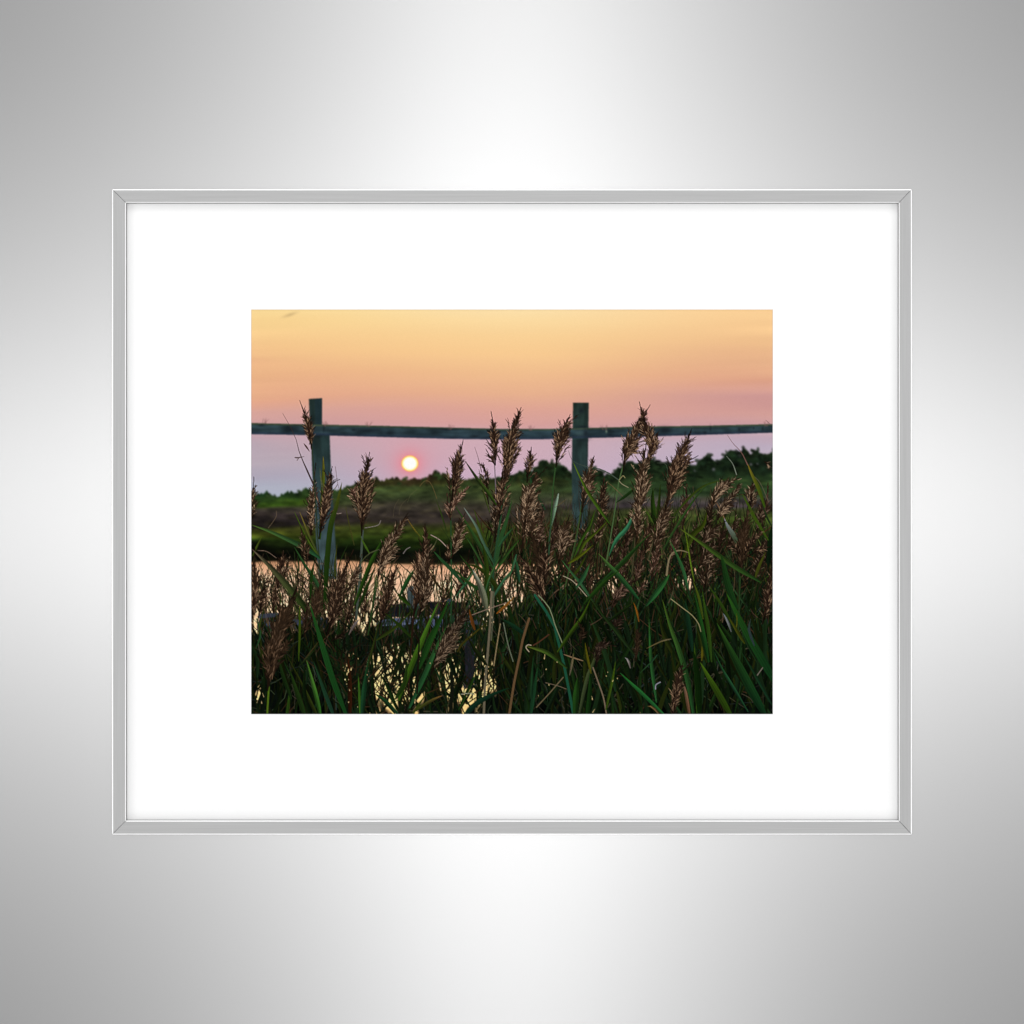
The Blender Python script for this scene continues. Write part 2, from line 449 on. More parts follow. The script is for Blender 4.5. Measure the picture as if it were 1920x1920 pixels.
    # fine dark stems and blades
    for k in range(1500):
        x = rng.uniform(466, 1455)
        y1 = rng.uniform(1100, 1360)
        ln = rng.uniform(40, 120)
        lean = rng.normal(0.05, .38)
        y0 = y1 - ln
        if y0 < top_limit(x) + rng.uniform(-10, 30) or not allowed(x + lean * ln * .5, y1 - ln * .5, .5):
            continue
        x0 = x + lean * ln
        c = np.array(greens[rng.integers(len(greens))]) * rng.uniform(.35, .95)
        bend = rng.normal(0, 7)
        leaf(img, [(x0, y0), ((x + x0) / 2 + bend, (y0 + y1) / 2), (x, y1)], rng.uniform(1.6, 5), c, soft=.6)
    # dry straws and small criss-cross wisps
    for k in range(620):
        x = rng.uniform(466, 1455)
        y = rng.uniform(1090, 1345)
        if y < top_limit(x) + 70 or not allowed(x, y):
            continue
        a = rng.normal(0, .75)
        ln = rng.uniform(18, 60)
        x2, y2 = x + ln * math.sin(a), y - ln * math.cos(a)
        c = np.array([(84, 76, 58), (64, 62, 50), (76, 52, 34), (58, 70, 48), (54, 66, 62)][rng.integers(5)]) * rng.uniform(.5, 1.05)
        stroke(img, smooth_path([(x2, y2), ((x + x2) / 2 + rng.normal(0, 4), (y + y2) / 2), (x, y)], 5), rng.uniform(.8, 1.7), c, alpha=.8)
    # thin upper blades against bank and water
    for k in range(330):
        x = rng.uniform(466, 1455)
        y1 = rng.uniform(1080, 1190)
        ln = rng.uniform(40, 105)
        lean = rng.normal(.05, .36)
        if y1 - ln < top_limit(x) - 55:
            continue
        if x < 860 and rng.random() < .5:
            continue
        x0 = x + lean * ln
        c = np.array([(36, 74, 34), (30, 66, 44), (50, 80, 28), (24, 54, 22), (42, 88, 60)][rng.integers(5)]) * rng.uniform(.5, 1.05)
        leaf(img, [(x0, y1 - ln), ((x + x0) / 2 + rng.normal(0, 6), y1 - ln / 2), (x, y1)], rng.uniform(1.5, 4.6), c)

    for k in range(300):
        x = rng.uniform(900, 1455)
        y1 = rng.uniform(1000, 1090)
        ln = rng.uniform(24, 90)
        lean = rng.normal(.1, .42)
        if y1 - ln < 935:
            continue
        c = np.array([(40, 60, 28), (30, 62, 40), (62, 46, 32), (82, 60, 44), (24, 44, 20), (48, 34, 26)][rng.integers(6)]) * rng.uniform(.5, 1.05)
        x0 = x + lean * ln
        leaf(img, [(x0, y1 - ln), ((x + x0) / 2 + rng.normal(0, 5), y1 - ln / 2), (x, y1)], rng.uniform(1.2, 3.6), c)
    # a tangle of thin stalks and hair-fine blades over water and lower posts
    for k in range(960):
        z = rng.random()
        if z < .38:
            x, y1, mn = rng.uniform(466, 690), rng.uniform(1080, 1190), 1030
        elif z < .54:
            x, y1, mn = rng.uniform(690, 980), rng.uniform(1090, 1190), 1045
        else:
            x, y1, mn = rng.uniform(900, 1455), rng.uniform(1000, 1130), 885
        ln = rng.uniform(25, 130)
        y0 = max(y1 - ln, mn + rng.uniform(0, 70))
        if y1 - y0 < 12:
            continue
        lean = rng.normal(.08, .33)
        x0 = x + lean * (y1 - y0)
        c = np.array([(44, 52, 24), (34, 46, 24), (66, 58, 34), (52, 38, 26), (30, 40, 20), (78, 88, 44), (84, 66, 48)][rng.integers(7)]) * rng.uniform(.45, 1.05)
        stroke(img, smooth_path([(x0, y0), ((x + x0) / 2 + rng.normal(0, 4), (y0 + y1) / 2), (x, y1)], 6), np.linspace(.6, rng.uniform(1.1, 2.4), 6), c, alpha=.9)
    # medium blades low down
    for k in range(420):
        x = rng.uniform(466, 1465)
        y1 = rng.uniform(1210, 1380)
        ln = rng.uniform(60, 150)
        lean = rng.normal(-.12, .3)
        if not allowed(x + lean * ln * .5, y1 - ln * .5) or (x < 940 and rng.random() < .45):
            continue
        x0 = x + lean * ln
        if y1 - ln < top_limit(x) + 60:
            continue
        c = np.array([(22, 54, 22), (20, 46, 28), (38, 56, 18), (16, 38, 16), (28, 64, 38)][rng.integers(5)]) * rng.uniform(.55, 1.1)
        leaf(img, [(x0, y1 - ln), ((x + x0) / 2 + rng.normal(0, 7), y1 - ln / 2), (x, y1)], rng.uniform(3.5, 9), c)
    # brown tangle of fine stems over the near water on the left and under the middle plumes
    for k in range(420):
        if rng.random() < .6:
            x, y = rng.uniform(466, 680), rng.uniform(1085, 1190)
        else:
            x, y = rng.uniform(700, 1449), rng.uniform(1060, 1180)
        a = rng.normal(0, .5)
        ln = rng.uniform(10, 42)
        c = np.array([(52, 36, 26), (70, 50, 38), (34, 40, 20), (92, 72, 54), (30, 22, 16)][rng.integers(5)]) * rng.uniform(.6, 1.1)
        stroke(img, smooth_path([(x + ln * math.sin(a), y - ln * math.cos(a)), (x + ln * .5 * math.sin(a) + rng.normal(0, 2), y - ln * .5 * math.cos(a)), (x, y)], 4), [.7, 1.2, 1.6, 1.8], c, alpha=.85)

    for k in range(520):
        g = [(740, 1270, 52, 50), (875, 1255, 46, 55), (655, 1255, 20, 35), (1080, 1085, 45, 22), (1310, 1085, 55, 22)][rng.integers(5)]
        x, y = g[0] + rng.normal(0, 1) * g[2] * .8, g[1] + rng.normal(0, 1) * g[3] * .8
        a = rng.choice((rng.normal(.1, .22), rng.normal(.9, .3), rng.normal(-.5, .3)))
        ln = rng.uniform(14, 60)
        c = np.array([(26, 22, 14), (20, 34, 14), (44, 30, 18), (16, 26, 18)][rng.integers(4)]) * rng.uniform(.5, 1.2)
        stroke(img, smooth_path([(x + ln * math.sin(a), y - ln * math.cos(a)), (x + ln * .5 * math.sin(a) + rng.normal(0, 2.5), y - ln * .5 * math.cos(a)), (x, y)], 4), [.8, 1.4, 2.0, 2.4], c, alpha=.92)

    for pts, w, c in (([(708, 1169), (738, 1166), (780, 1164)], 11, (78, 88, 114)), ([(716, 1173), (744, 1171), (772, 1169)], 1.6, (140, 152, 184)), ([(712, 1163), (740, 1161), (772, 1158)], 1.6, (110, 122, 152)),
                      ([(858, 1160), (880, 1164), (904, 1171)], 7, (66, 74, 96)), ([(484, 1156), (504, 1154), (516, 1153)], 8, (62, 70, 92)), ([(550, 1163), (568, 1168)], 6, (52, 60, 78)),
                      ([(774, 1104), (774, 1136)], 18, (60, 74, 80)), ([(829, 1127), (848, 1125)], 6, (60, 76, 106)), ([(880, 1198), (881, 1270)], 18, (34, 34, 44)),
                      ([(724, 1146), (764, 1143)], 12, (18, 18, 24))):
        q = smooth_path(pts, 9)
        stroke(img, q, w * np.interp(np.linspace(0, 1, 9), [0, .12, .88, 1], [.3, 1, 1, .3]), c, alpha=.62, soft=1.2)
    # stems crossing in front of them again
    for k in range(150):
        x, y = rng.uniform(700, 910), rng.uniform(1150, 1230)
        ln = rng.uniform(20, 80)
        a = rng.normal(.1, .3)
        c = np.array([(34, 52, 22), (24, 34, 16), (50, 38, 24), (30, 56, 34)][rng.integers(4)]) * rng.uniform(.5, 1.1)
        stroke(img, smooth_path([(x + ln * math.sin(a), y - ln * math.cos(a)), (x + ln * .5 * math.sin(a) + rng.normal(0, 2.5), y - ln * .5 * math.cos(a)), (x, y)], 4), [.7, 1.3, 1.9, 2.4], c, alpha=.9)
    exec_plants(img)

    img *= 1 - .10 * np.clip((yy - 1090) / 80, 0, 1)[..., None] * np.clip((150 - img.mean(-1, keepdims=True)) / 60, 0, 1)
    img += .55 * (img - blur(img, 1.15)) * np.clip((yy - 700) / 60, 0, 1)[..., None]
    img += rng.standard_normal((PH, PW, 1)) * 1.1
    return np.clip(img, 0, 255)


def exec_plants(img):
    S, Lf, P = (lambda pts, w, c, a=1.0: stroke(img, smooth_path(pts, 9), w, c, alpha=a)), (lambda *a, **k: leaf(img, *a, **k)), (lambda *a, **k: plume(img, *a, **k))
    G1, G2, G3, TEAL, YG, DK = (36, 74, 24), (26, 66, 20), (34, 90, 62), (40, 104, 78), (66, 104, 24), (14, 40, 16)

    # ---- rear plumes, soft and partly hidden
    P([(592, 868), (588, 910), (584, 960), (580, 1040)], 8, 22, 'pale', lightf=.4, slen=8)
    P([(930, 905), (932, 950), (928, 1015)], 13, 24, 'pale', lightf=.3, slen=8, tone=.85)
    P([(906, 868), (910, 890), (916, 945)], 9, 18, 'pale', side=-.4, lightf=.3, slen=8, tone=.9)
    P([(1136, 905), (1130, 940), (1122, 1000)], 12, 22, 'brown', side=.3, lightf=.35, slen=8, tone=.95)
    P([(1288, 908), (1286, 945), (1280, 990)], 12, 20, 'pink', side=-.2, lightf=.25, slen=7, tone=.8)
    P([(1078, 1000), (1070, 1050), (1062, 1100)], 10, 18, 'deep', lightf=.25)
    P([(1112, 1000), (1105, 1060), (1100, 1110)], 10, 20, 'deep', lightf=.3, tone=1.1)
    P([(1164, 1020), (1150, 1050), (1140, 1090)], 12, 18, 'brown', side=.3, lightf=.3, tone=.8)
    P([(1440, 905), (1436, 950), (1428, 990)], 11, 18, 'pink', lightf=.3, tone=.75)
    P([(498, 1092), (492, 1120), (484, 1160)], 8, 14, 'brown', lightf=.3, slen=8)
    P([(520, 1080), (516, 1110), (512, 1150)], 8, 14, 'brown', lightf=.35, slen=7)
    P([(476, 895), (474, 930), (470, 985)], 8, 14, 'pale', side=.5, lightf=.45, slen=9, spread=.8)
    for x, y, t in ((1010, 985, .8), (1034, 1000, .7), (1090, 1010, .8), (1120, 985, .9), (1150, 1000, .8), (1176, 985, .9), (1212, 1000, .95), (1236, 985, .85), (1262, 1010, .8), (1300, 1000, .7),
                    (1326, 965, .75), (1350, 1000, .8), (1372, 985, .8), (1420, 975, .75), (1440, 1010, .7), (1196, 1050, .8), (1226, 1045, .85), (1166, 1045, .75), (1290, 1050, .7), (1420, 1050, .7)):
        P([(x + 10, y - 42), (x + 4, y), (x - 6, y + 44)], 11, 20, ('brown', 'pale', 'pink')[int(x) % 3], side=.25, lightf=.3, slen=8, dens=5, tone=t)
    for x, y in ((868, 1085), (880, 1060), (640, 1120), (590, 1100), (815, 1085), (840, 1110), (660, 1140), (690, 1130)):
        P([(x, y - 28), (x - 4, y), (x - 12, y + 36)], 7, 10, 'brown', lightf=.35, slen=7, dens=5)

    # ---- thin stalks and hairs seen against sky and bank
    S([(530, 775), (552, 815), (562, 850), (575, 880), (592, 920), (600, 960)], [.5, .7, 1.0, 1.4, 2, 3, 3, 3, 3], (58, 44, 40))
    S([(553, 858), (560, 858), (570, 856)], [1.4, 2.6, 2.2, 2.6, 2, 2, 1.4, 1, .8], (70, 48, 36))
    S([(561, 858), (557, 863)], 1.2, (70, 48, 36))
    S([(629, 875), (632, 900), (635, 915)], .9, (110, 92, 92))
    S([(622, 910), (630, 902), (637, 899)], 1.6, (56, 46, 44))
    S([(890, 838), (897, 860), (903, 885)], [.5, .6, .7, .8, 1, 1.2, 1.4, 1.6, 1.8], (96, 78, 80))
    S([(1066, 845), (1070, 858), (1076, 866), (1090, 872), (1105, 876), (1120, 878), (1140, 886), (1160, 900)], [.6, .6, .7, .8, 1, 1.4, 2, 2, 2], (62, 74, 62))
    S([(1364, 816), (1375, 832), (1390, 848), (1402, 872)], [.6, .7, .8, .9, 1, 1.2, 1.4, 1.6, 2], (108, 78, 70))
    S([(1362, 855), (1374, 870), (1381, 890)], [.6, .8, 1, 1, 1, 1.2, 1.4, 1.4, 1.4], (120, 128, 112))
    S([(1436, 788), (1444, 795), (1452, 800)], .7, (100, 80, 80))
    S([(787, 912), (796, 902), (806, 904), (814, 920), (819, 935)], .8, (100, 84, 50))
    S([(764, 942), (770, 928), (782, 918)], .6, (90, 90, 60), .7)
    S([(737, 970), (740, 950), (748, 936)], .6, (90, 80, 60), .7)
    S([(748, 965), (752, 948), (764, 935)], .6, (90, 80, 60), .7)
    S([(503, 990), (512, 978), (518, 968), (518, 958)], .8, (100, 84, 66))
    S([(684, 990), (708, 985), (714, 976)], 1, (130, 120, 116))
    S([(483, 1032), (500, 1034), (518, 1046)], .9, (120, 100, 84))
    S([(640, 962), (632, 963), (626, 958)], 1, (150, 130, 120))
    S([(1440, 938), (1425, 905), (1410, 890)], 1, (120, 100, 84), .6)
    S([(1245, 900), (1252, 890), (1248, 870), (1232, 868)], .7, (90, 100, 80), .7)

    # ---- stems of the standing plumes
    for pts, w, c in (([(585, 838), (589, 900), (594, 980), (600, 1080)], 2.2, (40, 52, 34)),
                      ([(680, 995), (676, 1060), (668, 1160)], 4.2, (62, 72, 62)),
                      ([(845, 955), (846, 1040), (846, 1140), (842, 1200)], 2.6, (34, 62, 34)),
                      ([(927, 868), (929, 905), (930, 950)], 1.8, (104, 92, 96)),
                      ([(945, 915), (936, 990), (926, 1060), (922, 1140)], 4, (34, 62, 40)),
                      ([(1042, 872), (1038, 905), (1035, 945), (1028, 1060)], 2.6, (44, 70, 36)),
                      ([(1168, 875), (1160, 905), (1154, 950), (1146, 1000), (1136, 1060)], 2.4, (66, 88, 52)),
                      ([(1092, 940), (1080, 1010), (1060, 1100)], 2.6, (52, 70, 36)),
                      ([(1250, 935), (1232, 990), (1215, 1050)], 2.6, (62, 58, 38)),
                      ([(1197, 955), (1190, 1020), (1184, 1090)], 2.4, (62, 58, 38)),
                      ([(1388, 1075), (1386, 1130), (1384, 1200)], 3, (34, 56, 26)),
                      ([(706, 1078), (700, 1130), (690, 1190)], 2.4, (34, 58, 26)),
                      ([(776, 1148), (770, 1220), (766, 1300)], 3, (40, 24, 16)),
                      ([(504, 1288), (501, 1339)], 3.5, (78, 104, 24))):
        S(pts, w, c)
    S([(1161, 900), (1168, 892), (1172, 896)], 1.1, (150, 140, 96))
    S([(1161, 902), (1167, 908), (1178, 914)], 1.1, (150, 140, 110))

    # ---- leaves behind the main plumes
    Lf([(606, 856), (606, 900), (600, 1010)], 7, (44, 84, 16), tip=(140, 120, 40))
    Lf([(600, 878), (602, 900), (606, 920)], 3, (86, 112, 98))
    Lf([(641, 905), (632, 945), (618, 1000), (608, 1140)], 10, (24, 64, 16), tip=(100, 96, 30))
    Lf([(552, 960), (575, 1010), (598, 1046)], 4.4, (58, 94, 26))
    Lf([(562, 960), (580, 1004), (600, 1046)], 4, (50, 84, 40), tip=(150, 120, 50))
    Lf([(471, 984), (505, 996), (545, 1014), (576, 1030), (599, 1046)], 9, (30, 88, 62), tip=(84, 104, 40), rib=.2)
    Lf([(493, 1004), (484, 1020), (474, 1042)], 4, (60, 90, 30))
    Lf([(552, 1026), (572, 1060), (592, 1090), (600, 1110)], 7, (36, 84, 54))
    Lf([(589, 1054), (584, 1080), (582, 1120)], 6, (28, 64, 20))
    Lf([(648, 950), (655, 985), (664, 1022)], 2.4, (70, 84, 40))
    Lf([(632, 1020), (628, 1060), (630, 1090)], 4, (60, 80, 30))
    Lf([(721, 1004), (706, 1034), (692, 1064), (666, 1132)], 8.5, (34, 76, 22))
    Lf([(703, 1062), (690, 1096), (672, 1140)], 5.5, (28, 62, 20))
    Lf([(676, 1007), (684, 1022), (693, 1038)], 4, (66, 116, 36))
    Lf([(668, 1066), (690, 1040), (712, 1030)], 2.6, (66, 86, 66))
    Lf([(545, 1066), (572, 1084), (598, 1106)], 2.6, (56, 72, 50))
    Lf([(763, 972), (776, 992), (788, 1006)], 3, (88, 110, 36), tip=(130, 90, 40))
    Lf([(818, 938), (828, 965), (838, 1000)], 3, (48, 76, 34))
    Lf([(826, 985), (842, 1010), (858, 1030)], 2, (40, 66, 34))
    S([(808, 1003), (824, 1012), (838, 1026)], 1.4, (160, 138, 126))
    S([(756, 1038), (762, 1030), (769, 1026)], 1.2, (120, 112, 108))
    Lf([(822, 1006), (814, 1024), (806, 1040)], 2.6, (70, 90, 70))
    Lf([(853, 948), (880, 990), (904, 1030), (924, 1066)], 7, (40, 84, 44))
    Lf([(870, 952), (892, 985), (908, 1020), (926, 1056)], 6.4, (40, 92, 68), tip=(150, 160, 150))
    Lf([(889, 955), (900, 990), (914, 1025)], 4.5, (58, 88, 32))
    Lf([(898, 880), (906, 920), (918, 960)], 3, (60, 84, 40))
    Lf([(870, 1000), (895, 1040), (925, 1100)], 5, (38, 78, 44))
    Lf([(862, 1040), (888, 1075), (905, 1120)], 5, (34, 70, 34))
    Lf([(960, 938), (950, 975), (936, 1020), (930, 1060)], 8, (42, 96, 60))
    Lf([(962, 990), (948, 1006), (936, 1024)], 6, (38, 92, 66))
    Lf([(975, 1010), (950, 1040), (930, 1070)], 6, (40, 84, 40))
    Lf([(874, 1058), (900, 1066), (930, 1100), (940, 1140)], 8, (40, 62, 18))
    Lf([(905, 1020), (912, 1060), (914, 1140)], 9, (40, 70, 20))
    Lf([(940, 1040), (920, 1080), (905, 1130)], 4.5, (44, 96, 60))
    Lf([(962, 1066), (945, 1088), (925, 1120)], 5, (48, 112, 92))
    Lf([(893, 1066), (876, 1090), (856, 1118)], 4.6, (44, 108, 84))
    Lf([(811, 1031), (828, 1050), (846, 1068), (872, 1098)], 7, (34, 88, 58))
    Lf([(850, 1066), (878, 1092), (910, 1112)], 6, (34, 80, 40))
    Lf([(779, 1064), (766, 1086), (750, 1116)], 8, (24, 78, 40))
    Lf([(743, 1110), (754, 1122), (768, 1134)], 8, (34, 72, 18))
    Lf([(803, 1070), (816, 1090), (830, 1108)], 4, (50, 44, 24))
    Lf([(886, 1068), (898, 1092), (907, 1118), (912, 1146)], 12, (84, 104, 88), tip=(150, 150, 136), rib=-.3)
    Lf([(990, 880), (1000, 915), (1022, 955)], 4, (30, 84, 60))
    Lf([(1047, 926), (1041, 950), (1034, 986)], 6.5, (78, 128, 112), tip=(170, 190, 170), both=True)
    S([(1033, 985), (1030, 1010), (1029, 1060)], 2.4, (40, 62, 44))
    Lf([(1040, 952), (1052, 944), (1062, 936)], 1.2, (100, 100, 80))
    Lf([(1116, 955), (1106, 985), (1090, 1012), (1076, 1044)], 6, (44, 84, 26))
    Lf([(1138, 978), (1118, 998), (1096, 1018), (1082, 1050)], 6, (60, 88, 24))
    Lf([(1112, 1022), (1090, 1040), (1066, 1056)], 6, (76, 100, 22))
    Lf([(1100, 1040), (1086, 1065), (1070, 1085)], 5, (50, 76, 20))
    Lf([(1140, 905), (1152, 915), (1172, 935)], 1, (120, 110, 100))
    Lf([(1190, 915), (1176, 928), (1156, 942)], 6, (26, 62, 26), both=True)
    Lf([(1189, 962), (1176, 990), (1156, 1012), (1142, 1042)], 8, (40, 116, 84), tip=(60, 130, 96), both=True)
    Lf([(1200, 1022), (1178, 1046), (1150, 1072), (1120, 1096)], 7, (26, 62, 22))
    Lf([(1220, 1000), (1180, 1040), (1130, 1090)], 6, (30, 72, 34))
    Lf([(1224, 915), (1224, 945), (1228, 985)], 9, (30, 62, 18))
    Lf([(1238, 908), (1236, 940), (1232, 970)], 6, (34, 60, 18))
    Lf([(1204, 950), (1218, 970), (1230, 1000)], 5, (56, 92, 36))
    Lf([(1366, 897), (1322, 910), (1296, 930), (1264, 965)], 4, (54, 84, 26))
    Lf([(1330, 905), (1305, 932), (1270, 985), (1244, 1030)], 4.6, (44, 86, 44))
    Lf([(1325, 960), (1318, 985), (1298, 1004), (1282, 1044)], 10, (50, 74, 18))
    Lf([(1282, 985), (1288, 1012), (1296, 1060), (1302, 1090)], 3, (84, 130, 34))
    Lf([(1340, 936), (1355, 965), (1364, 985)], 1.6, (140, 116, 100))
    Lf([(1358, 972), (1366, 990), (1376, 1004), (1382, 1020)], 9, (60, 92, 66), tip=(170, 170, 186))
    Lf([(1449, 985), (1446, 1020), (1440, 1064)], 15, (10, 32, 16), both=True)
    Lf([(1425, 930), (1436, 965), (1446, 985)], 3.5, (30, 60, 36))
    Lf([(1436, 1035), (1424, 1060), (1416, 1084)], 6, (66, 86, 26))

    # ---- main plumes, back to front
    P([(562, 751), (573, 782), (580, 808), (584, 842)], 9, 24, 'brown', lightf=.22, slen=11)
    S([(570, 832), (576, 840), (580, 846)], [1, 2, 3, 3, 3, 2.4, 2, 1.4, 1], (66, 44, 36))
    P([(693, 848), (688, 876), (681, 912), (679, 955), (678, 1004)], 19, 50, 'brown', side=.25, lightf=.42, slen=11)
    P([(682, 905), (668, 912), (662, 925), (670, 945)], 8, 10, 'pink', lightf=.5, slen=8)
    P([(623, 875), (617, 905), (608, 950), (598, 1010)], 13, 36, 'brown', side=.3, lightf=.4, slen=10)
    P([(868, 827), (863, 850), (854, 890), (845, 950)], 14, 38, 'brown', lightf=.3, slen=10)
    P([(884, 911), (868, 924), (852, 945), (845, 965)], 6, 16, 'pink', lightf=.65, slen=9)
    P([(838, 925), (840, 945), (845, 975)], 6, 12, 'pink', lightf=.6, slen=8)
    P([(921, 773), (925, 800), (927, 835), (929, 872)], 11, 30, 'brown', side=.1, lightf=.22, slen=10)
    P([(911, 842), (920, 858), (928, 872)], 4, 8, 'brown', lightf=.2, slen=9)
    P([(977, 764), (968, 792), (958, 825), (950, 870), (942, 925)], 19, 58, 'brown', side=.2, lightf=.3, slen=11)
    P([(942, 880), (940, 920), (936, 975)], 16, 34, 'brown', lightf=.35, slen=10)
    P([(996, 839), (994, 862), (988, 905)], 10, 24, 'brown', lightf=.35, slen=8)
    P([(1007, 885), (996, 915), (986, 960), (978, 1035)], 22, 66, 'pale', side=.25, lightf=.46, slen=10)
    P([(1020, 905), (1008, 908), (998, 916)], 4, 8, 'pale', lightf=.7, slen=8)
    P([(1012, 956), (1000, 985), (990, 1020)], 14, 26, 'pale', side=.5, lightf=.5, slen=9)
    P([(1069, 777), (1061, 798), (1050, 830), (1042, 876)], 17, 46, 'brown', side=.1, lightf=.33, slen=10)
    P([(1114, 855), (1106, 882), (1098, 915), (1090, 960)], 15, 40, 'pale', side=.3, lightf=.34, slen=10)
    P([(1120, 905), (1108, 915), (1100, 925)], 5, 10, 'pink', lightf=.5, slen=8)
    P([(1134, 895), (1128, 925), (1120, 950)], 8, 14, 'brown', lightf=.3, slen=8)
    P([(1219, 759), (1203, 788), (1184, 828), (1172, 850), (1168, 884)], 20, 56, 'brown', side=.3, lightf=.36, slen=11)
    P([(1199, 754), (1206, 785), (1216, 815), (1222, 840), (1208, 880)], 15, 44, 'brown', side=.35, lightf=.4, slen=10)
    P([(1212, 830), (1206, 870), (1202, 915), (1196, 970)], 16, 54, 'pale', side=.2, lightf=.38, slen=10)
    P([(1188, 930), (1196, 960), (1192, 1020)], 12, 30, 'pale', lightf=.55, slen=9)
    P([(1297, 804), (1284, 835), (1270, 870), (1260, 905), (1248, 950)], 21, 62, 'brown', side=.5, lightf=.36, slen=11)
    P([(1308, 855), (1290, 866), (1272, 885)], 6, 12, 'brown', lightf=.3, slen=10)
    P([(1256, 925), (1248, 955), (1236, 990), (1222, 1035)], 18, 44, 'pale', side=.4, lightf=.34, slen=10, tone=.9)
    P([(1388, 896), (1362, 906), (1342, 926), (1332, 962)], 12, 36, 'pale', side=.3, lightf=.45, slen=10)
    P([(1386, 905), (1378, 925), (1356, 950), (1345, 975)], 14, 36, 'pale', side=.4, lightf=.42, slen=10, tone=.9)
    P([(1412, 903), (1408, 925), (1404, 960)], 13, 30, 'pale', side=.2, lightf=.35, slen=9, tone=.9)
    P([(1449, 880), (1442, 872), (1434, 866)], 4, 8, 'pale', lightf=.8, slen=8)
    Lf([(1402, 870), (1410, 890), (1422, 915), (1434, 950)], 7, (60, 104, 22), tip=(150, 120, 40))
    Lf([(1392, 926), (1402, 945), (1412, 965), (1440, 1012)], 6, (62, 104, 26))
    Lf([(1075, 867), (1088, 895), (1102, 922), (1124, 955), (1142, 980)], 6, (50, 92, 26), tip=(96, 120, 30))
    Lf([(872, 864), (884, 882), (898, 902), (914, 922), (930, 946)], 6.5, (44, 80, 24), tip=(52, 50, 36))

    P([(872, 962), (864, 985), (856, 1010), (846, 1048)], 14, 34, 'pale', side=.4, lightf=.4, slen=9)
    P([(842, 1015), (841, 1035), (840, 1056)], 6, 10, 'brown', lightf=.4, slen=8)
    P([(765, 962), (750, 985), (732, 1015), (716, 1050), (708, 1085)], 17, 54, 'pale', side=.4, lightf=.4, slen=11, tone=.95)
    P([(797, 983), (797, 1010), (792, 1050), (786, 1100), (776, 1155)], 14, 58, 'brown', lightf=.28, slen=12, tone=1.05)
    P([(807, 1010), (800, 1050), (796, 1110), (784, 1160)], 12, 34, 'pale', side=.3, lightf=.3, slen=11, tone=.85)
    P([(745, 1058), (734, 1090), (724, 1130), (712, 1175)], 13, 36, 'brown', lightf=.26, slen=11)
    P([(531, 1034), (528, 1056), (524, 1082), (520, 1112)], 13, 32, 'brown', side=.4, lightf=.38, slen=9)
    P([(545, 1040), (538, 1062), (530, 1085)], 7, 14, 'pale', lightf=.5, slen=8)
    P([(564, 990), (570, 1020), (576, 1060)], 9, 18, 'brown', lightf=.35, slen=9)
    P([(478, 1026), (477, 1065), (475, 1115), (472, 1165)], 10, 40, 'brown', lightf=.26, slen=11)
    Lf([(473, 1030), (500, 1056), (530, 1088), (560, 1124), (580, 1150)], 12, (34, 66, 20), tip=(110, 90, 76), rib=.25)
    P([(663, 1030), (650, 1062), (636, 1098), (624, 1150), (614, 1190)], 14, 52, 'brown', lightf=.28, slen=12, tone=.92)
    P([(678, 1040), (668, 1075), (650, 1110)], 10, 22, 'pale', side=.3, lightf=.4, slen=9, tone=.9)
    P([(604, 1080), (598, 1105), (590, 1140), (582, 1170)], 10, 32, 'deep', lightf=.25, slen=10, tone=1.2)
    P([(578, 1130), (574, 1160), (570, 1195)], 7, 18, 'deep', lightf=.2, slen=10, tone=1.1)
    P([(998, 982), (1003, 1020), (1012, 1062), (1020, 1112)], 6, 26, 'deep', lightf=.1, slen=13)
    P([(972, 1036), (990, 1062), (1008, 1096), (1024, 1140)], 17, 44, 'brown', lightf=.3, slen=12, tone=.9)
    P([(1022, 1010), (1020, 1050), (1022, 1100)], 11, 26, 'brown', side=.3, lightf=.3, slen=10, tone=.9)
    P([(1068, 966), (1060, 990), (1052, 1020), (1044, 1070)], 18, 50, 'pale', side=.25, lightf=.4, slen=10, tone=.9)
    P([(1361, 977), (1340, 992), (1324, 1010), (1310, 1040)], 13, 34, 'pale', side=.2, lightf=.42, slen=10, tone=.8)
    P([(1352, 1010), (1336, 1024), (1322, 1046), (1306, 1070)], 15, 34, 'pale', side=.3, lightf=.38, slen=10, tone=.8)
    P([(1346, 1048), (1334, 1060), (1324, 1080), (1320, 1110)], 15, 30, 'pale', lightf=.32, slen=10, tone=.75)
    P([(1402, 950), (1398, 985), (1392, 1022), (1388, 1080)], 10, 44, 'deep', lightf=.16, slen=12, tone=1.1)
    P([(1364, 1016), (1374, 1022), (1386, 1042)], 6, 16, 'brown', lightf=.35, slen=9, tone=.9)
    P([(1428, 996), (1412, 1012), (1396, 1040)], 7, 18, 'brown', lightf=.3, slen=10, tone=.9)
    P([(1447, 1025), (1425, 1030), (1402, 1044)], 5, 14, 'brown', lightf=.45, slen=9, tone=.9)
    P([(1203, 1084), (1180, 1094), (1160, 1112), (1146, 1144)], 14, 36, 'pink', side=.2, lightf=.32, slen=9, tone=.72)
    P([(1170, 1150), (1160, 1165), (1146, 1185)], 9, 14, 'pink', lightf=.3, slen=8, tone=.55)
    P([(1449, 1056), (1444, 1090), (1438, 1130), (1430, 1170)], 10, 34, 'brown', lightf=.26, slen=11, tone=.9)
    P([(1212, 1090), (1204, 1100), (1198, 1115)], 7, 12, 'pink', lightf=.5, slen=7, tone=.9)

    # ---- blades in front, lower half
    Lf([(1122, 1038), (1142, 1060), (1164, 1084), (1196, 1122)], 9, (26, 84, 50), tip=(80, 100, 40))
    Lf([(1053, 1050), (1072, 1074), (1090, 1096), (1112, 1128)], 5, (48, 108, 80))
    S([(1056, 1080), (1072, 1088), (1086, 1102), (1100, 1118)], 1.4, (150, 140, 116))
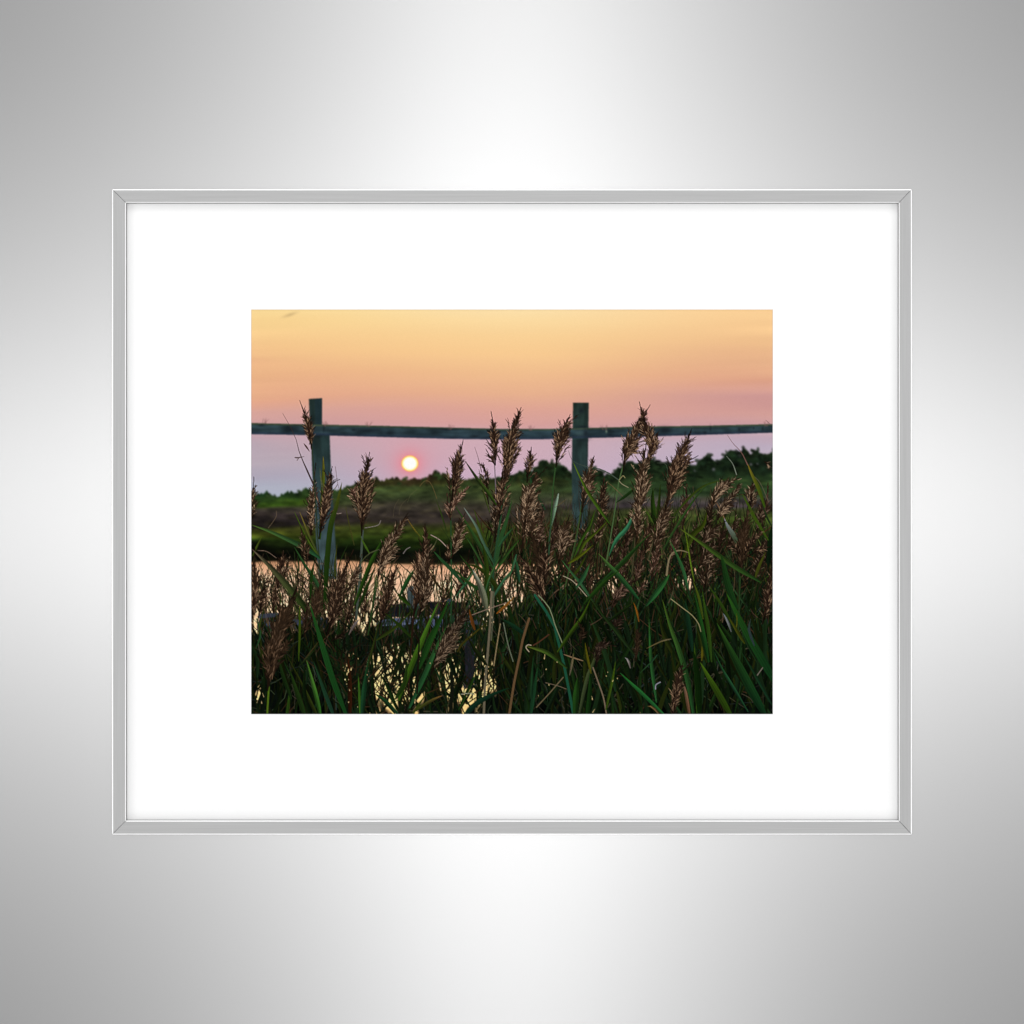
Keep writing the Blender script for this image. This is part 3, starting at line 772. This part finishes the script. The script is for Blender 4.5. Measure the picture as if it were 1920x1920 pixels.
    Lf([(1106, 1056), (1096, 1078), (1082, 1100)], 8, (38, 98, 70))
    Lf([(966, 1045), (970, 1066), (974, 1090)], 7, (32, 84, 66))
    Lf([(951, 1090), (962, 1062), (968, 1040)], 4, (54, 120, 96))
    Lf([(1160, 1070), (1130, 1095), (1096, 1132)], 8, (28, 68, 22))
    Lf([(1276, 992), (1306, 1012), (1340, 1036), (1380, 1064), (1424, 1090)], 9, (34, 78, 34), tip=(90, 104, 30))
    S([(1250, 1078), (1254, 1050), (1262, 1036), (1276, 1032), (1290, 1036)], [4, 3.6, 3.2, 3, 2.6, 2.4, 2.2, 1.8, 1.4], (130, 116, 88), .85)
    Lf([(1256, 1014), (1270, 1042), (1282, 1072), (1290, 1104)], 6, (42, 108, 70))
    Lf([(1254, 1078), (1244, 1094), (1228, 1116), (1212, 1136)], 10, (34, 98, 58), both=True)
    Lf([(1352, 1040), (1358, 1064), (1366, 1100), (1382, 1140)], 12, (24, 70, 32))
    Lf([(1300, 1090), (1310, 1120), (1318, 1160)], 5, (70, 104, 30))
    Lf([(1330, 1100), (1350, 1130), (1372, 1170)], 6, (44, 82, 24))

    Lf([(580, 1130), (594, 1176), (606, 1216), (626, 1280), (652, 1348)], 11, (24, 92, 40), tip=(40, 90, 34))
    Lf([(574, 1236), (584, 1272), (594, 1310), (602, 1348)], 8, (44, 116, 40), tip=(90, 130, 50))
    Lf([(588, 1240), (602, 1280), (614, 1312), (628, 1348)], 7.5, (28, 78, 64))
    Lf([(562, 1136), (562, 1180), (560, 1240)], 4.5, (66, 108, 20), both=True)
    Lf([(672, 1268), (674, 1300), (676, 1348)], 5, (58, 128, 40))
    Lf([(692, 1230), (686, 1270), (682, 1300), (678, 1348)], 9, (22, 76, 52))
    Lf([(544, 1258), (556, 1296), (574, 1348)], 9, (30, 66, 24))
    Lf([(543, 1292), (541, 1320), (537, 1348)], 6, (42, 88, 24))
    Lf([(598, 1202), (584, 1220), (566, 1244)], 2.6, (66, 70, 46))
    Lf([(600, 1205), (580, 1230), (560, 1250)], 3, (30, 54, 26))
    Lf([(673, 1162), (664, 1172), (654, 1190)], 5, (116, 116, 126), tip=(120, 116, 122), both=True)
    P([(652, 1184), (638, 1192), (621, 1202)], 4, 10, 'pale', lightf=.35, slen=7, tone=.7)
    Lf([(652, 1230), (656, 1280), (656, 1348)], 8, (52, 28, 14))
    Lf([(712, 1160), (700, 1210), (690, 1250)], 4, (44, 66, 24))
    Lf([(482, 1160), (488, 1190), (480, 1215)], 4, (34, 90, 56), both=True)
    Lf([(495, 1140), (488, 1170), (484, 1190)], 3, (60, 84, 30))
    Lf([(520, 1225), (530, 1265), (546, 1310)], 7, (24, 56, 22))
    P([(557, 1100), (544, 1132), (528, 1172), (512, 1225), (502, 1295)], 17, 66, 'deep', lightf=.2, slen=14, tone=1.12, sw=2.6)
    P([(552, 1192), (538, 1210), (524, 1230)], 6, 12, 'deep', lightf=.3, slen=11, tone=1.2)

    Lf([(822, 1130), (806, 1166), (792, 1200), (774, 1242), (748, 1312)], 10, (58, 114, 22), tip=(84, 130, 40))
    Lf([(842, 1124), (822, 1168), (804, 1206), (786, 1252)], 12, (28, 84, 32))
    Lf([(838, 1172), (818, 1214), (798, 1262), (768, 1326)], 9, (34, 106, 66), tip=(60, 96, 40))
    P([(897, 1122), (872, 1152), (848, 1184), (826, 1222), (808, 1262)], 15, 60, 'pale', side=.55, lightf=.4, slen=12, tone=.8)
    Lf([(771, 1146), (742, 1176), (706, 1200)], 6, (50, 78, 24))
    Lf([(722, 1150), (746, 1170), (770, 1194)], 6, (36, 70, 20))
    Lf([(768, 1238), (744, 1256), (716, 1272)], 5, (26, 40, 22))
    Lf([(764, 1240), (758, 1280), (742, 1310)], 8, (34, 72, 22))
    Lf([(702, 1300), (724, 1316), (752, 1348)], 8, (20, 70, 44))
    Lf([(712, 1262), (728, 1290), (744, 1330)], 7, (20, 50, 20))
    S([(922, 1110), (919, 1170), (914, 1230), (909, 1290), (907, 1348)], 4.4, (104, 96, 76))
    S([(926, 1110), (924, 1160), (921, 1200)], 2.4, (84, 84, 66))
    S([(938, 1170), (932, 1208), (926, 1248)], 2.2, (128, 112, 80))
    S([(944, 1168), (953, 1210), (962, 1240)], 2, (96, 104, 84))
    Lf([(965, 1118), (950, 1134), (932, 1150)], 5, (146, 98, 30), tip=(160, 116, 50))
    Lf([(880, 1142), (884, 1162), (890, 1180)], 7, (110, 72, 28))
    S([(885, 1153), (915, 1142), (950, 1130)], 1.2, (140, 116, 100))
    Lf([(914, 1166), (896, 1182), (868, 1206), (858, 1222)], 4, (66, 74, 24))
    Lf([(877, 1194), (892, 1220), (912, 1246)], 8, (24, 40, 16))
    Lf([(940, 1160), (960, 1172), (985, 1190)], 8, (18, 60, 44))
    Lf([(955, 1290), (920, 1304), (890, 1322), (866, 1348)], 10, (14, 58, 48))
    Lf([(895, 1250), (884, 1280), (860, 1330)], 6, (30, 70, 24))
    Lf([(830, 1304), (808, 1314), (776, 1334)], 6, (54, 84, 30), tip=(140, 90, 50))
    Lf([(800, 1300), (786, 1320), (770, 1345)], 4, (64, 96, 30))
    S([(864, 1302), (880, 1300), (890, 1303)], 1.2, (150, 150, 130))
    S([(846, 1262), (848, 1290), (844, 1345)], 7, (18, 22, 14))
    S([(786, 1200), (784, 1250), (782, 1300)], 3, (24, 18, 12))

    S([(1003, 1116), (1036, 1166), (1046, 1200), (1056, 1240), (1066, 1290), (1076, 1345)], 5, (28, 78, 56))
    S([(1010, 1116), (1030, 1140), (1040, 1170), (1050, 1195), (1056, 1210)], 1.8, (120, 128, 96))
    S([(992, 1160), (980, 1200), (974, 1232), (964, 1280), (954, 1345)], 4.4, (100, 76, 50))
    Lf([(987, 1212), (1004, 1216), (1030, 1226), (1062, 1252)], 7.5, (44, 88, 34), tip=(110, 120, 40))
    S([(992, 1222), (986, 1214), (990, 1209), (996, 1210)], 1.5, (170, 156, 130))
    Lf([(1108, 1122), (1092, 1156), (1072, 1184), (1046, 1222)], 7, (52, 92, 22))
    Lf([(1122, 1204), (1114, 1238), (1100, 1275), (1084, 1348)], 6.5, (64, 92, 64))
    Lf([(1163, 1262), (1182, 1280), (1206, 1302), (1250, 1345)], 6.5, (34, 128, 68))
    S([(1112, 1252), (1122, 1280), (1132, 1310), (1138, 1345)], 2.6, (116, 100, 80))
    Lf([(1106, 1120), (1128, 1150), (1156, 1184), (1190, 1228)], 6.5, (30, 58, 30))
    Lf([(1196, 1125), (1172, 1142), (1142, 1164)], 6, (22, 44, 18))
    Lf([(1097, 1205), (1101, 1230), (1108, 1262)], 4.5, (96, 110, 20))
    Lf([(1154, 1240), (1148, 1276), (1136, 1330)], 5, (62, 106, 24))
    Lf([(1083, 1270), (1080, 1300), (1078, 1348)], 11, (30, 80, 30))
    Lf([(1106, 1262), (1106, 1300), (1100, 1348)], 9, (20, 62, 22))
    Lf([(1172, 1233), (1178, 1238), (1182, 1252)], 4.5, (120, 126, 140), tip=(160, 160, 160))
    S([(1057, 1227), (1074, 1233), (1093, 1239)], [1, 1.6, 2, 2.4, 2.6, 2.6, 2.4, 2, 1.4], (128, 104, 76))
    Lf([(1075, 1226), (1072, 1246), (1068, 1266)], 4.5, (110, 118, 110), both=True)
    Lf([(1008, 1250), (1002, 1290), (994, 1348)], 7.5, (24, 78, 54))
    Lf([(1000, 1230), (998, 1270), (996, 1310)], 5, (24, 70, 46))
    S([(1056, 1270), (1030, 1300), (1006, 1326)], 1.8, (110, 96, 70))
    S([(1023, 1280), (1046, 1286), (1062, 1292)], 1.2, (110, 96, 76))
    S([(1029, 1190), (1010, 1204), (1000, 1210)], 2.4, (76, 48, 32))
    P([(1155, 1212), (1138, 1208), (1122, 1216), (1118, 1250)], 8, 22, 'pink', lightf=.24, slen=8, tone=.55)
    P([(1199, 1172), (1195, 1200), (1192, 1240)], 5, 18, 'deep', lightf=.12, slen=11, tone=1.15)
    P([(1083, 1160), (1092, 1185), (1086, 1210)], 6, 12, 'deep', lightf=.2, slen=8)
    Lf([(1188, 1130), (1194, 1145), (1198, 1165)], 4, (140, 100, 30))

    Lf([(1242, 1124), (1256, 1172), (1272, 1216), (1288, 1270), (1302, 1348)], 9.5, (32, 94, 52), tip=(80, 104, 30))
    Lf([(1217, 1160), (1219, 1210), (1222, 1250), (1231, 1316)], 6.5, (38, 108, 60))
    Lf([(1302, 1205), (1304, 1250), (1306, 1290), (1308, 1348)], 5.5, (54, 104, 26))
    Lf([(1300, 1220), (1308, 1270), (1312, 1348)], 12, (14, 46, 12))
    Lf([(1344, 1168), (1366, 1212), (1388, 1254), (1412, 1300), (1438, 1348)], 16, (14, 62, 36), tip=(50, 84, 24))
    Lf([(1362, 1112), (1382, 1152), (1406, 1198), (1432, 1242), (1460, 1292)], 15, (16, 72, 38), tip=(50, 100, 26))
    Lf([(1313, 1242), (1330, 1272), (1350, 1306), (1374, 1348)], 12, (40, 78, 16), tip=(84, 120, 24))
    Lf([(1339, 1222), (1354, 1254), (1372, 1284), (1402, 1334)], 5.5, (28, 84, 60))
    Lf([(1302, 1112), (1310, 1150), (1318, 1190), (1328, 1240)], 10, (24, 78, 32))
    Lf([(1317, 1108), (1322, 1144), (1328, 1180), (1334, 1240)], 7, (48, 94, 28))
    Lf([(1284, 1124), (1290, 1160), (1298, 1220)], 9, (18, 60, 44))
    S([(1258, 1123), (1280, 1140), (1298, 1154), (1310, 1170), (1314, 1184)], 1.6, (138, 130, 92))
    Lf([(1390, 1222), (1408, 1252), (1426, 1284), (1448, 1322)], 5, (22, 66, 46))
    Lf([(1356, 1150), (1364, 1164), (1371, 1184)], 4.5, (100, 122, 140), tip=(150, 164, 166))
    Lf([(1381, 1150), (1382, 1166), (1380, 1182)], 2.6, (90, 116, 30))
    Lf([(1366, 1156), (1380, 1180), (1396, 1206)], 6, (64, 84, 20))
    Lf([(1408, 1160), (1404, 1180), (1414, 1210)], 5, (50, 80, 100))
    Lf([(1316, 1212), (1317, 1224), (1316, 1238)], 5, (100, 110, 24))
    Lf([(1212, 1216), (1240, 1202), (1258, 1198)], 3, (110, 116, 96))
    S([(1420, 1266), (1430, 1252)], 1.6, (120, 110, 100))
    Lf([(1279, 1278), (1286, 1300), (1294, 1348)], 6, (120, 94, 74), tip=(140, 116, 96))
    P([(1280, 1244), (1274, 1266), (1268, 1300), (1260, 1355)], 9, 44, 'brown', lightf=.3, slen=11, tone=1.0)
    Lf([(1214, 1324), (1224, 1326), (1236, 1340)], 4, (120, 110, 84))
    S([(1229, 1292), (1230, 1284), (1238, 1279)], 2, (130, 130, 140))
    Lf([(1200, 1262), (1222, 1240), (1232, 1228)], 3, (36, 86, 66))
    # specks of bright water between the stems
    for _ in range(56):
        x, y = rng.normal(0, 1), rng.normal(0, 1)
        cx, cy, sx, sy = [(740, 1270, 34, 44), (872, 1262, 30, 44), (655, 1255, 8, 28), (484, 1308, 7, 12), (1140, 1262, 12, 22), (1080, 1300, 60, 40)][min(5, rng.integers(9) if rng.random() < .3 else rng.integers(4))]
        px, py = cx + x * sx, cy + y * sy
        l = rng.uniform(2, 9) if rng.random() < .6 else 1.5
        a = rng.normal(.15, .25)
        stroke(img, [(px, py), (px + l * math.sin(a), py - l * math.cos(a))], [rng.uniform(.8, 2.0), .6], np.array((250, 214, 150)) * rng.uniform(.75, 1), alpha=.85)

# ---------------------------------------------------------------- tuning
BACK_BASE, BACK_R, BACK_R2, BACK_MIX = .287, .385, .265, .17            # satin metal backdrop
RAIL_BASE, RAIL_R, RAIL_A, RAIL_M = .372, .6, .6, .12
EDGE_R = .3
BEV_OUT, BEV_IN = .31, .61                # chamfer slopes, outer and inner
GAP = 1.05                                # mitre gap
INK, MAT_A = .765, .795
P_TOP, P_BOT, P_SIDE = 9.0, 5.3, 6.4
LAMP_EL, LAMP_D, LAMP_W, LAMP_L = 51, 1.7, .75, 1.9
P_STRIP, STRIP_D, STRIP_W, STRIP_L = 47, 3.4, .14, 3.5
WORLD = .115


# ================================================================ the scene
import bpy, bmesh

S = 0.0005                       # metres per picture unit (1920 units across the view)
CAM_D = 2.6                      # camera distance from the front of the frame
RAIL_H = 0.0105                  # rail height above the backdrop
MAT_Z = 0.0030                   # mat face above the backdrop
BASE_Z = 0.0010                  # the rails sit on a thin added board

scene = bpy.context.scene
col = scene.collection


def px(x, depth=RAIL_H):
    """picture units -> metres, for a point lying `depth` above the backdrop"""
    k = (CAM_D + RAIL_H - depth) / CAM_D
    return (x - 960) * S * k


def pz(y, depth=RAIL_H):
    k = (CAM_D + RAIL_H - depth) / CAM_D
    return (960 - y) * S * k


def new_mat(name):
    m = bpy.data.materials.new(name)
    m.use_nodes = True
    nt = m.node_tree
    nt.nodes.clear()
    out = nt.nodes.new('ShaderNodeOutputMaterial')
    return m, nt, out


def mesh_obj(name, verts, faces, mat, parent=None, smooth=False):
    me = bpy.data.meshes.new(name)
    me.from_pydata(verts, [], faces)
    me.update()
    bm = bmesh.new()
    bm.from_mesh(me)
    bmesh.ops.recalc_face_normals(bm, faces=bm.faces)
    bm.to_mesh(me)
    bm.free()
    o = bpy.data.objects.new(name, me)
    col.objects.link(o)
    me.materials.append(mat)
    if smooth:
        for p in me.polygons:
            p.use_smooth = True
    if parent:
        o.parent = parent
    return o


# ---------------------------------------------------------------- materials
m, nt, out = new_mat('satin_metal')
mix = nt.nodes.new('ShaderNodeMixShader')
mix.inputs[0].default_value = BACK_MIX
for k, rr in enumerate((BACK_R, BACK_R2)):              # satin lacquer: a broad sheen and a tighter one
    b = nt.nodes.new('ShaderNodeBsdfPrincipled')
    b.inputs['Base Color'].default_value = (BACK_BASE, BACK_BASE, BACK_BASE, 1)
    b.inputs['Metallic'].default_value = 1
    b.inputs['Roughness'].default_value = rr
    nt.links.new(b.outputs[0], mix.inputs[1 + k])
nt.links.new(mix.outputs[0], out.inputs[0])
M_BACK = m


def rail_metal(name, horizontal):
    """satin aluminium, brushed along the rail"""
    m, nt, out = new_mat(name)
    b = nt.nodes.new('ShaderNodeBsdfPrincipled')
    b.inputs['Metallic'].default_value = RAIL_M
    b.inputs['Specular IOR Level'].default_value = .2
    b.inputs['Anisotropic'].default_value = RAIL_A
    # the tangent follows the rail: a constant direction from the geometry's own long axis
    v = nt.nodes.new('ShaderNodeCombineXYZ')
    v.inputs[0].default_value = 0 if horizontal else 1
    v.inputs[2].default_value = 1 if horizontal else 0
    nt.links.new(v.outputs[0], b.inputs['Tangent'])
    tc = nt.nodes.new('ShaderNodeTexCoord')
    mp = nt.nodes.new('ShaderNodeMapping')
    mp.inputs['Scale'].default_value = (9, 1, 900) if horizontal else (900, 1, 9)
    n = nt.nodes.new('ShaderNodeTexNoise')
    n.inputs['Scale'].default_value = 1
    n.inputs['Detail'].default_value = 4
    nt.links.new(tc.outputs['Object'], mp.inputs[0])
    nt.links.new(mp.outputs[0], n.inputs['Vector'])
    r = nt.nodes.new('ShaderNodeMapRange')
    r.inputs['From Min'].default_value = .3
    r.inputs['From Max'].default_value = .7
    r.inputs['To Min'].default_value = RAIL_R - .03
    r.inputs['To Max'].default_value = RAIL_R + .03
    nt.links.new(n.outputs['Fac'], r.inputs['Value'])
    nt.links.new(r.outputs[0], b.inputs['Roughness'])
    cr = nt.nodes.new('ShaderNodeMapRange')
    cr.inputs['From Min'].default_value = .3
    cr.inputs['From Max'].default_value = .7
    cr.inputs['To Min'].default_value = RAIL_BASE * .93
    cr.inputs['To Max'].default_value = RAIL_BASE * 1.07
    nt.links.new(n.outputs['Fac'], cr.inputs['Value'])
    nt.links.new(cr.outputs[0], b.inputs['Base Color'])
    nt.links.new(b.outputs[0], out.inputs[0])
    return m


M_RAIL_H = rail_metal('brushed_aluminium_across', True)
M_RAIL_V = rail_metal('brushed_aluminium_upright', False)

m, nt, out = new_mat('polished_edge')
b = nt.nodes.new('ShaderNodeBsdfPrincipled')
b.inputs['Base Color'].default_value = (.93, .93, .93, 1)
b.inputs['Metallic'].default_value = 1
b.inputs['Roughness'].default_value = EDGE_R
nt.links.new(b.outputs[0], out.inputs[0])
M_EDGE = m

m, nt, out = new_mat('shaded_side')
b = nt.nodes.new('ShaderNodeBsdfPrincipled')
b.inputs['Base Color'].default_value = (.16, .16, .16, 1)  # dark tone on rail sides and ends puts gap shade into the colour
b.inputs['Metallic'].default_value = 0
b.inputs['Roughness'].default_value = .6
nt.links.new(b.outputs[0], out.inputs[0])
M_SIDE = m

m, nt, out = new_mat('dark_board')
b = nt.nodes.new('ShaderNodeBsdfPrincipled')
b.inputs['Base Color'].default_value = (.02, .02, .02, 1)
b.inputs['Roughness'].default_value = .9
nt.links.new(b.outputs[0], out.inputs[0])
M_BOARD = m

m, nt, out = new_mat('mat_board_paper')
b = nt.nodes.new('ShaderNodeBsdfPrincipled')
b.inputs['Roughness'].default_value = .9
b.inputs['Specular IOR Level'].default_value = .1
tc = nt.nodes.new('ShaderNodeTexCoord')
n = nt.nodes.new('ShaderNodeTexNoise')
n.inputs['Scale'].default_value = 900
n.inputs['Detail'].default_value = 3
nt.links.new(tc.outputs['Object'], n.inputs['Vector'])
r = nt.nodes.new('ShaderNodeMapRange')
r.inputs['To Min'].default_value = MAT_A - .015
r.inputs['To Max'].default_value = MAT_A + .015
nt.links.new(n.outputs['Fac'], r.inputs['Value'])
nt.links.new(r.outputs[0], b.inputs['Base Color'])
nt.links.new(b.outputs[0], out.inputs[0])
M_MAT = m

m, nt, out = new_mat('photographic_print')
b = nt.nodes.new('ShaderNodeBsdfPrincipled')
b.inputs['Roughness'].default_value = .75
b.inputs['Specular IOR Level'].default_value = .0
a = nt.nodes.new('ShaderNodeVertexColor')
a.layer_name = 'ink'
nt.links.new(a.outputs['Color'], b.inputs['Base Color'])
nt.links.new(b.outputs[0], out.inputs[0])
M_PRINT = m

# ---------------------------------------------------------------- backdrop: a large spun-metal sheet
N_ = 96
R_ = 2.2
verts = [(0, 0, 0)] + [(R_ * math.cos(2 * math.pi * i / N_), 0, R_ * math.sin(2 * math.pi * i / N_)) for i in range(N_)]
verts += [(x, .006, z) for x, y, z in verts]
faces = []
for i in range(N_):
    j = (i + 1) % N_
    faces += [(0, 1 + i, 1 + j), (N_ + 1, N_ + 2 + j, N_ + 2 + i), (1 + i, N_ + 2 + i, N_ + 2 + j, 1 + j)]
back = mesh_obj('backdrop', verts, faces, M_BACK)
back['kind'] = 'structure'

# ---------------------------------------------------------------- the framed picture
pic = bpy.data.objects.new('framed_picture', None)
pic.location = (0, 0, 0)
pic.empty_display_size = .05
col.objects.link(pic)
pic['label'] = 'slim silver frame with wide white mat around a sunset print of reeds and fence'
pic['category'] = 'framed picture'

OX0, OX1, OY0, OY1 = 210.4, 1709.6, 355.0, 1564.6      # outer edge
IX0, IX1, IY0, IY1 = 236.2, 1685.2, 380.2, 1538.6      # inner lip of the face
BEV = 1.5                                               # width of the polished chamfers


def ring(x0, x1, y0, y1, d):
    return [(px(x, d), -d, pz(y, d)) for x, y in ((x0, y0), (x1, y0), (x1, y1), (x0, y1))]


def rail(i, horizontal):
    """one mitred length; i = 0 top, 1 right, 2 bottom, 3 left.  Profile from outside to inside."""
    d1, do, di = RAIL_H, RAIL_H - BEV * S * BEV_OUT, RAIL_H - BEV * S * BEV_IN
    prof = [(0.0, 0, BASE_Z), (0.0, 0, do), (BEV, 0, d1), (-BEV, 1, d1), (0.0, 1, di), (0.0, 1, BASE_Z)]
    # (inset, side flag 0 outer / 1 inner, height)
    rings = []
    for ins, inner, h in prof:
        if inner == 1:
            r_ = ring(IX0 + ins, IX1 - ins, IY0 + ins, IY1 - ins, RAIL_H)
        else:
            r_ = ring(OX0 + ins, OX1 - ins, OY0 + ins, OY1 - ins, RAIL_H)
        rings.append([(x, -h, z) for x, y, z in r_])
    a_, b_ = i, (i + 1) % 4
    ax = Vector(rings[0][b_]) - Vector(rings[0][a_])
    ax.normalize()
    vs, gap = [], GAP * S * .5
    for r_ in rings:
        vs.append(Vector(r_[a_]) + ax * gap)
    for r_ in rings:
        vs.append(Vector(r_[b_]) - ax * gap)
    n = len(prof)
    fs = [(k, (k + 1) % n, n + (k + 1) % n, n + k) for k in range(n)]
    fs += [tuple(range(n)), tuple(range(2 * n - 1, n - 1, -1))]
    o = mesh_obj('frame_rail', [tuple(v) for v in vs], fs, M_RAIL_H if horizontal else M_RAIL_V, pic)
    o.data.materials.append(M_EDGE)
    o.data.materials.append(M_SIDE)
    for k, p in enumerate(o.data.polygons):
        if k in (1, 3):
            p.material_index = 1
        elif k in (0, 4, 5, 6, 7):
            p.material_index = 2
    return o


from mathutils import Vector
labels = ('upper horizontal frame rail', 'right upright frame rail', 'lower horizontal frame rail', 'left upright frame rail')
for i in range(4):
    o = rail(i, i % 2 == 0)

# mat board with its window
MW = ((IX0 - 9, IX1 + 9, IY0 - 9, IY1 + 9), (471, 1449, 580.4, 1339))
MT = .0007
o4 = [[(px(x, MAT_Z), z_, pz(y, MAT_Z)) for x, y in ((q[0], q[2]), (q[1], q[2]), (q[1], q[3]), (q[0], q[3]))] for q in MW for z_ in (-MAT_Z, -MAT_Z + MT)]
vs = [v for r_ in o4 for v in r_]                       # 0-3 outer front, 4-7 outer back, 8-11 window front, 12-15 window back
fs = []
for k in range(4):
    j = (k + 1) % 4
    fs += [(k, j, 8 + j, 8 + k), (4 + k, 12 + k, 12 + j, 4 + j), (k, 4 + k, 4 + j, j), (8 + k, 8 + j, 12 + j, 12 + k)]
mesh_obj('mat_board', vs, fs, M_MAT, pic)

# dark board added under rails, mat and print to blacken the mitre gaps
q = (OX0 + 1.5, OX1 - 1.5, OY0 + 1.5, OY1 - 1.5)
vs = [((x - 960) * S, -h, (960 - y) * S) for h in (.0002, BASE_Z - .0002) for x, y in ((q[0], q[2]), (q[1], q[2]), (q[1], q[3]), (q[0], q[3]))]
mesh_obj('added_gap_board', vs, [(0, 1, 2, 3), (4, 5, 6, 7)] + [(k, (k + 1) % 4, 4 + (k + 1) % 4, 4 + k) for k in range(4)], M_BOARD, pic)

# the print: one flat sheet of paper, one vertex per printed dot
ink = paint() / 255.0
ink = np.where(ink <= .04045, ink / 12.92, ((ink + .055) / 1.055) ** 2.4) * INK
ink = np.clip(ink, 0, .95)
d = MAT_Z - MT - .0003
gx = (np.arange(PW) + X0 + .5)
gy = (np.arange(PH) + Y0 + .5)
k_ = (CAM_D + RAIL_H - d) / CAM_D * S
co = np.zeros((PH, PW, 3), np.float32)
co[..., 0] = ((gx - 960) * k_)[None, :]
co[..., 1] = -d
co[..., 2] = ((960 - gy) * k_)[:, None]
idx = np.arange(PH * PW, dtype=np.int32).reshape(PH, PW)
quads = np.stack([idx[:-1, :-1], idx[1:, :-1], idx[1:, 1:], idx[:-1, 1:]], -1).reshape(-1, 4)
me = bpy.data.meshes.new('photo_print')
me.vertices.add(PH * PW)
me.vertices.foreach_set('co', co.ravel())
me.loops.add(quads.size)
me.loops.foreach_set('vertex_index', quads.ravel())
me.polygons.add(len(quads))
me.polygons.foreach_set('loop_start', np.arange(0, quads.size, 4, dtype=np.int32))
me.update(calc_edges=True)
at_ = me.color_attributes.new('ink', 'FLOAT_COLOR', 'POINT')
rgba = np.ones((PH * PW, 4), np.float32)
rgba[:, :3] = ink.reshape(-1, 3)
at_.data.foreach_set('color', rgba.ravel())
me.materials.append(M_PRINT)
pr = bpy.data.objects.new('photo_print', me)
col.objects.link(pr)
pr.parent = pic

# ---------------------------------------------------------------- camera
cam = bpy.data.cameras.new('camera')
cam.sensor_fit = 'HORIZONTAL'
cam.sensor_width = 36
cam.lens = 36 * CAM_D / (1920 * S)
cam.clip_start = .05
cam.clip_end = 60
co_ = bpy.data.objects.new('camera', cam)
co_.location = (0, -(CAM_D + RAIL_H), 0)
co_.rotation_euler = (math.radians(90), 0, 0)
col.objects.link(co_)
scene.camera = co_

# ---------------------------------------------------------------- lamps: four soft boxes round the picture
def lamp(name, loc, w, h, power):
    l = bpy.data.lights.new(name, 'AREA')
    l.shape = 'RECTANGLE'
    l.size, l.size_y = w, h
    l.energy = power
    o = bpy.data.objects.new(name, l)
    o.location = loc
    o.rotation_euler = (Vector((0, 0, 0)) - Vector(loc)).to_track_quat('-Z', 'Y').to_euler()
    col.objects.link(o)
    return o


for nm, ang, pw in (('softbox_above', 90, P_TOP), ('softbox_below', 270, P_BOT), ('softbox_on_the_left', 180, P_SIDE), ('softbox_on_the_right', 0, P_SIDE)):
    e = math.radians(LAMP_EL)
    a = math.radians(ang)
    loc = (LAMP_D * math.sin(e) * math.cos(a), -LAMP_D * math.cos(e), LAMP_D * math.sin(e) * math.sin(a))
    lamp(nm, loc, *((LAMP_L, LAMP_W) if ang in (90, 270) else (LAMP_W, LAMP_L)), pw)
# two long strip lights added crosswise behind the camera; the satin metal mirrors them as a soft star
lamp('added_strip_upright', (0, -STRIP_D, 0), STRIP_W, STRIP_L, P_STRIP)
lamp('added_strip_across', (0, -STRIP_D - .05, 0), STRIP_L, STRIP_W, P_STRIP)

world = bpy.data.worlds.new('World')
scene.world = world
world.use_nodes = True
bg = world.node_tree.nodes['Background']
bg.inputs[0].default_value = (1, 1, 1, 1)
bg.inputs[1].default_value = WORLD

scene.view_settings.view_transform = 'Standard'
scene.view_settings.look = 'None'
scene.view_settings.exposure = 0
scene.view_settings.gamma = 1
scene.view_settings.use_curve_mapping = False
scene.cycles.use_denoising = True
scene.cycles.max_bounces = 6
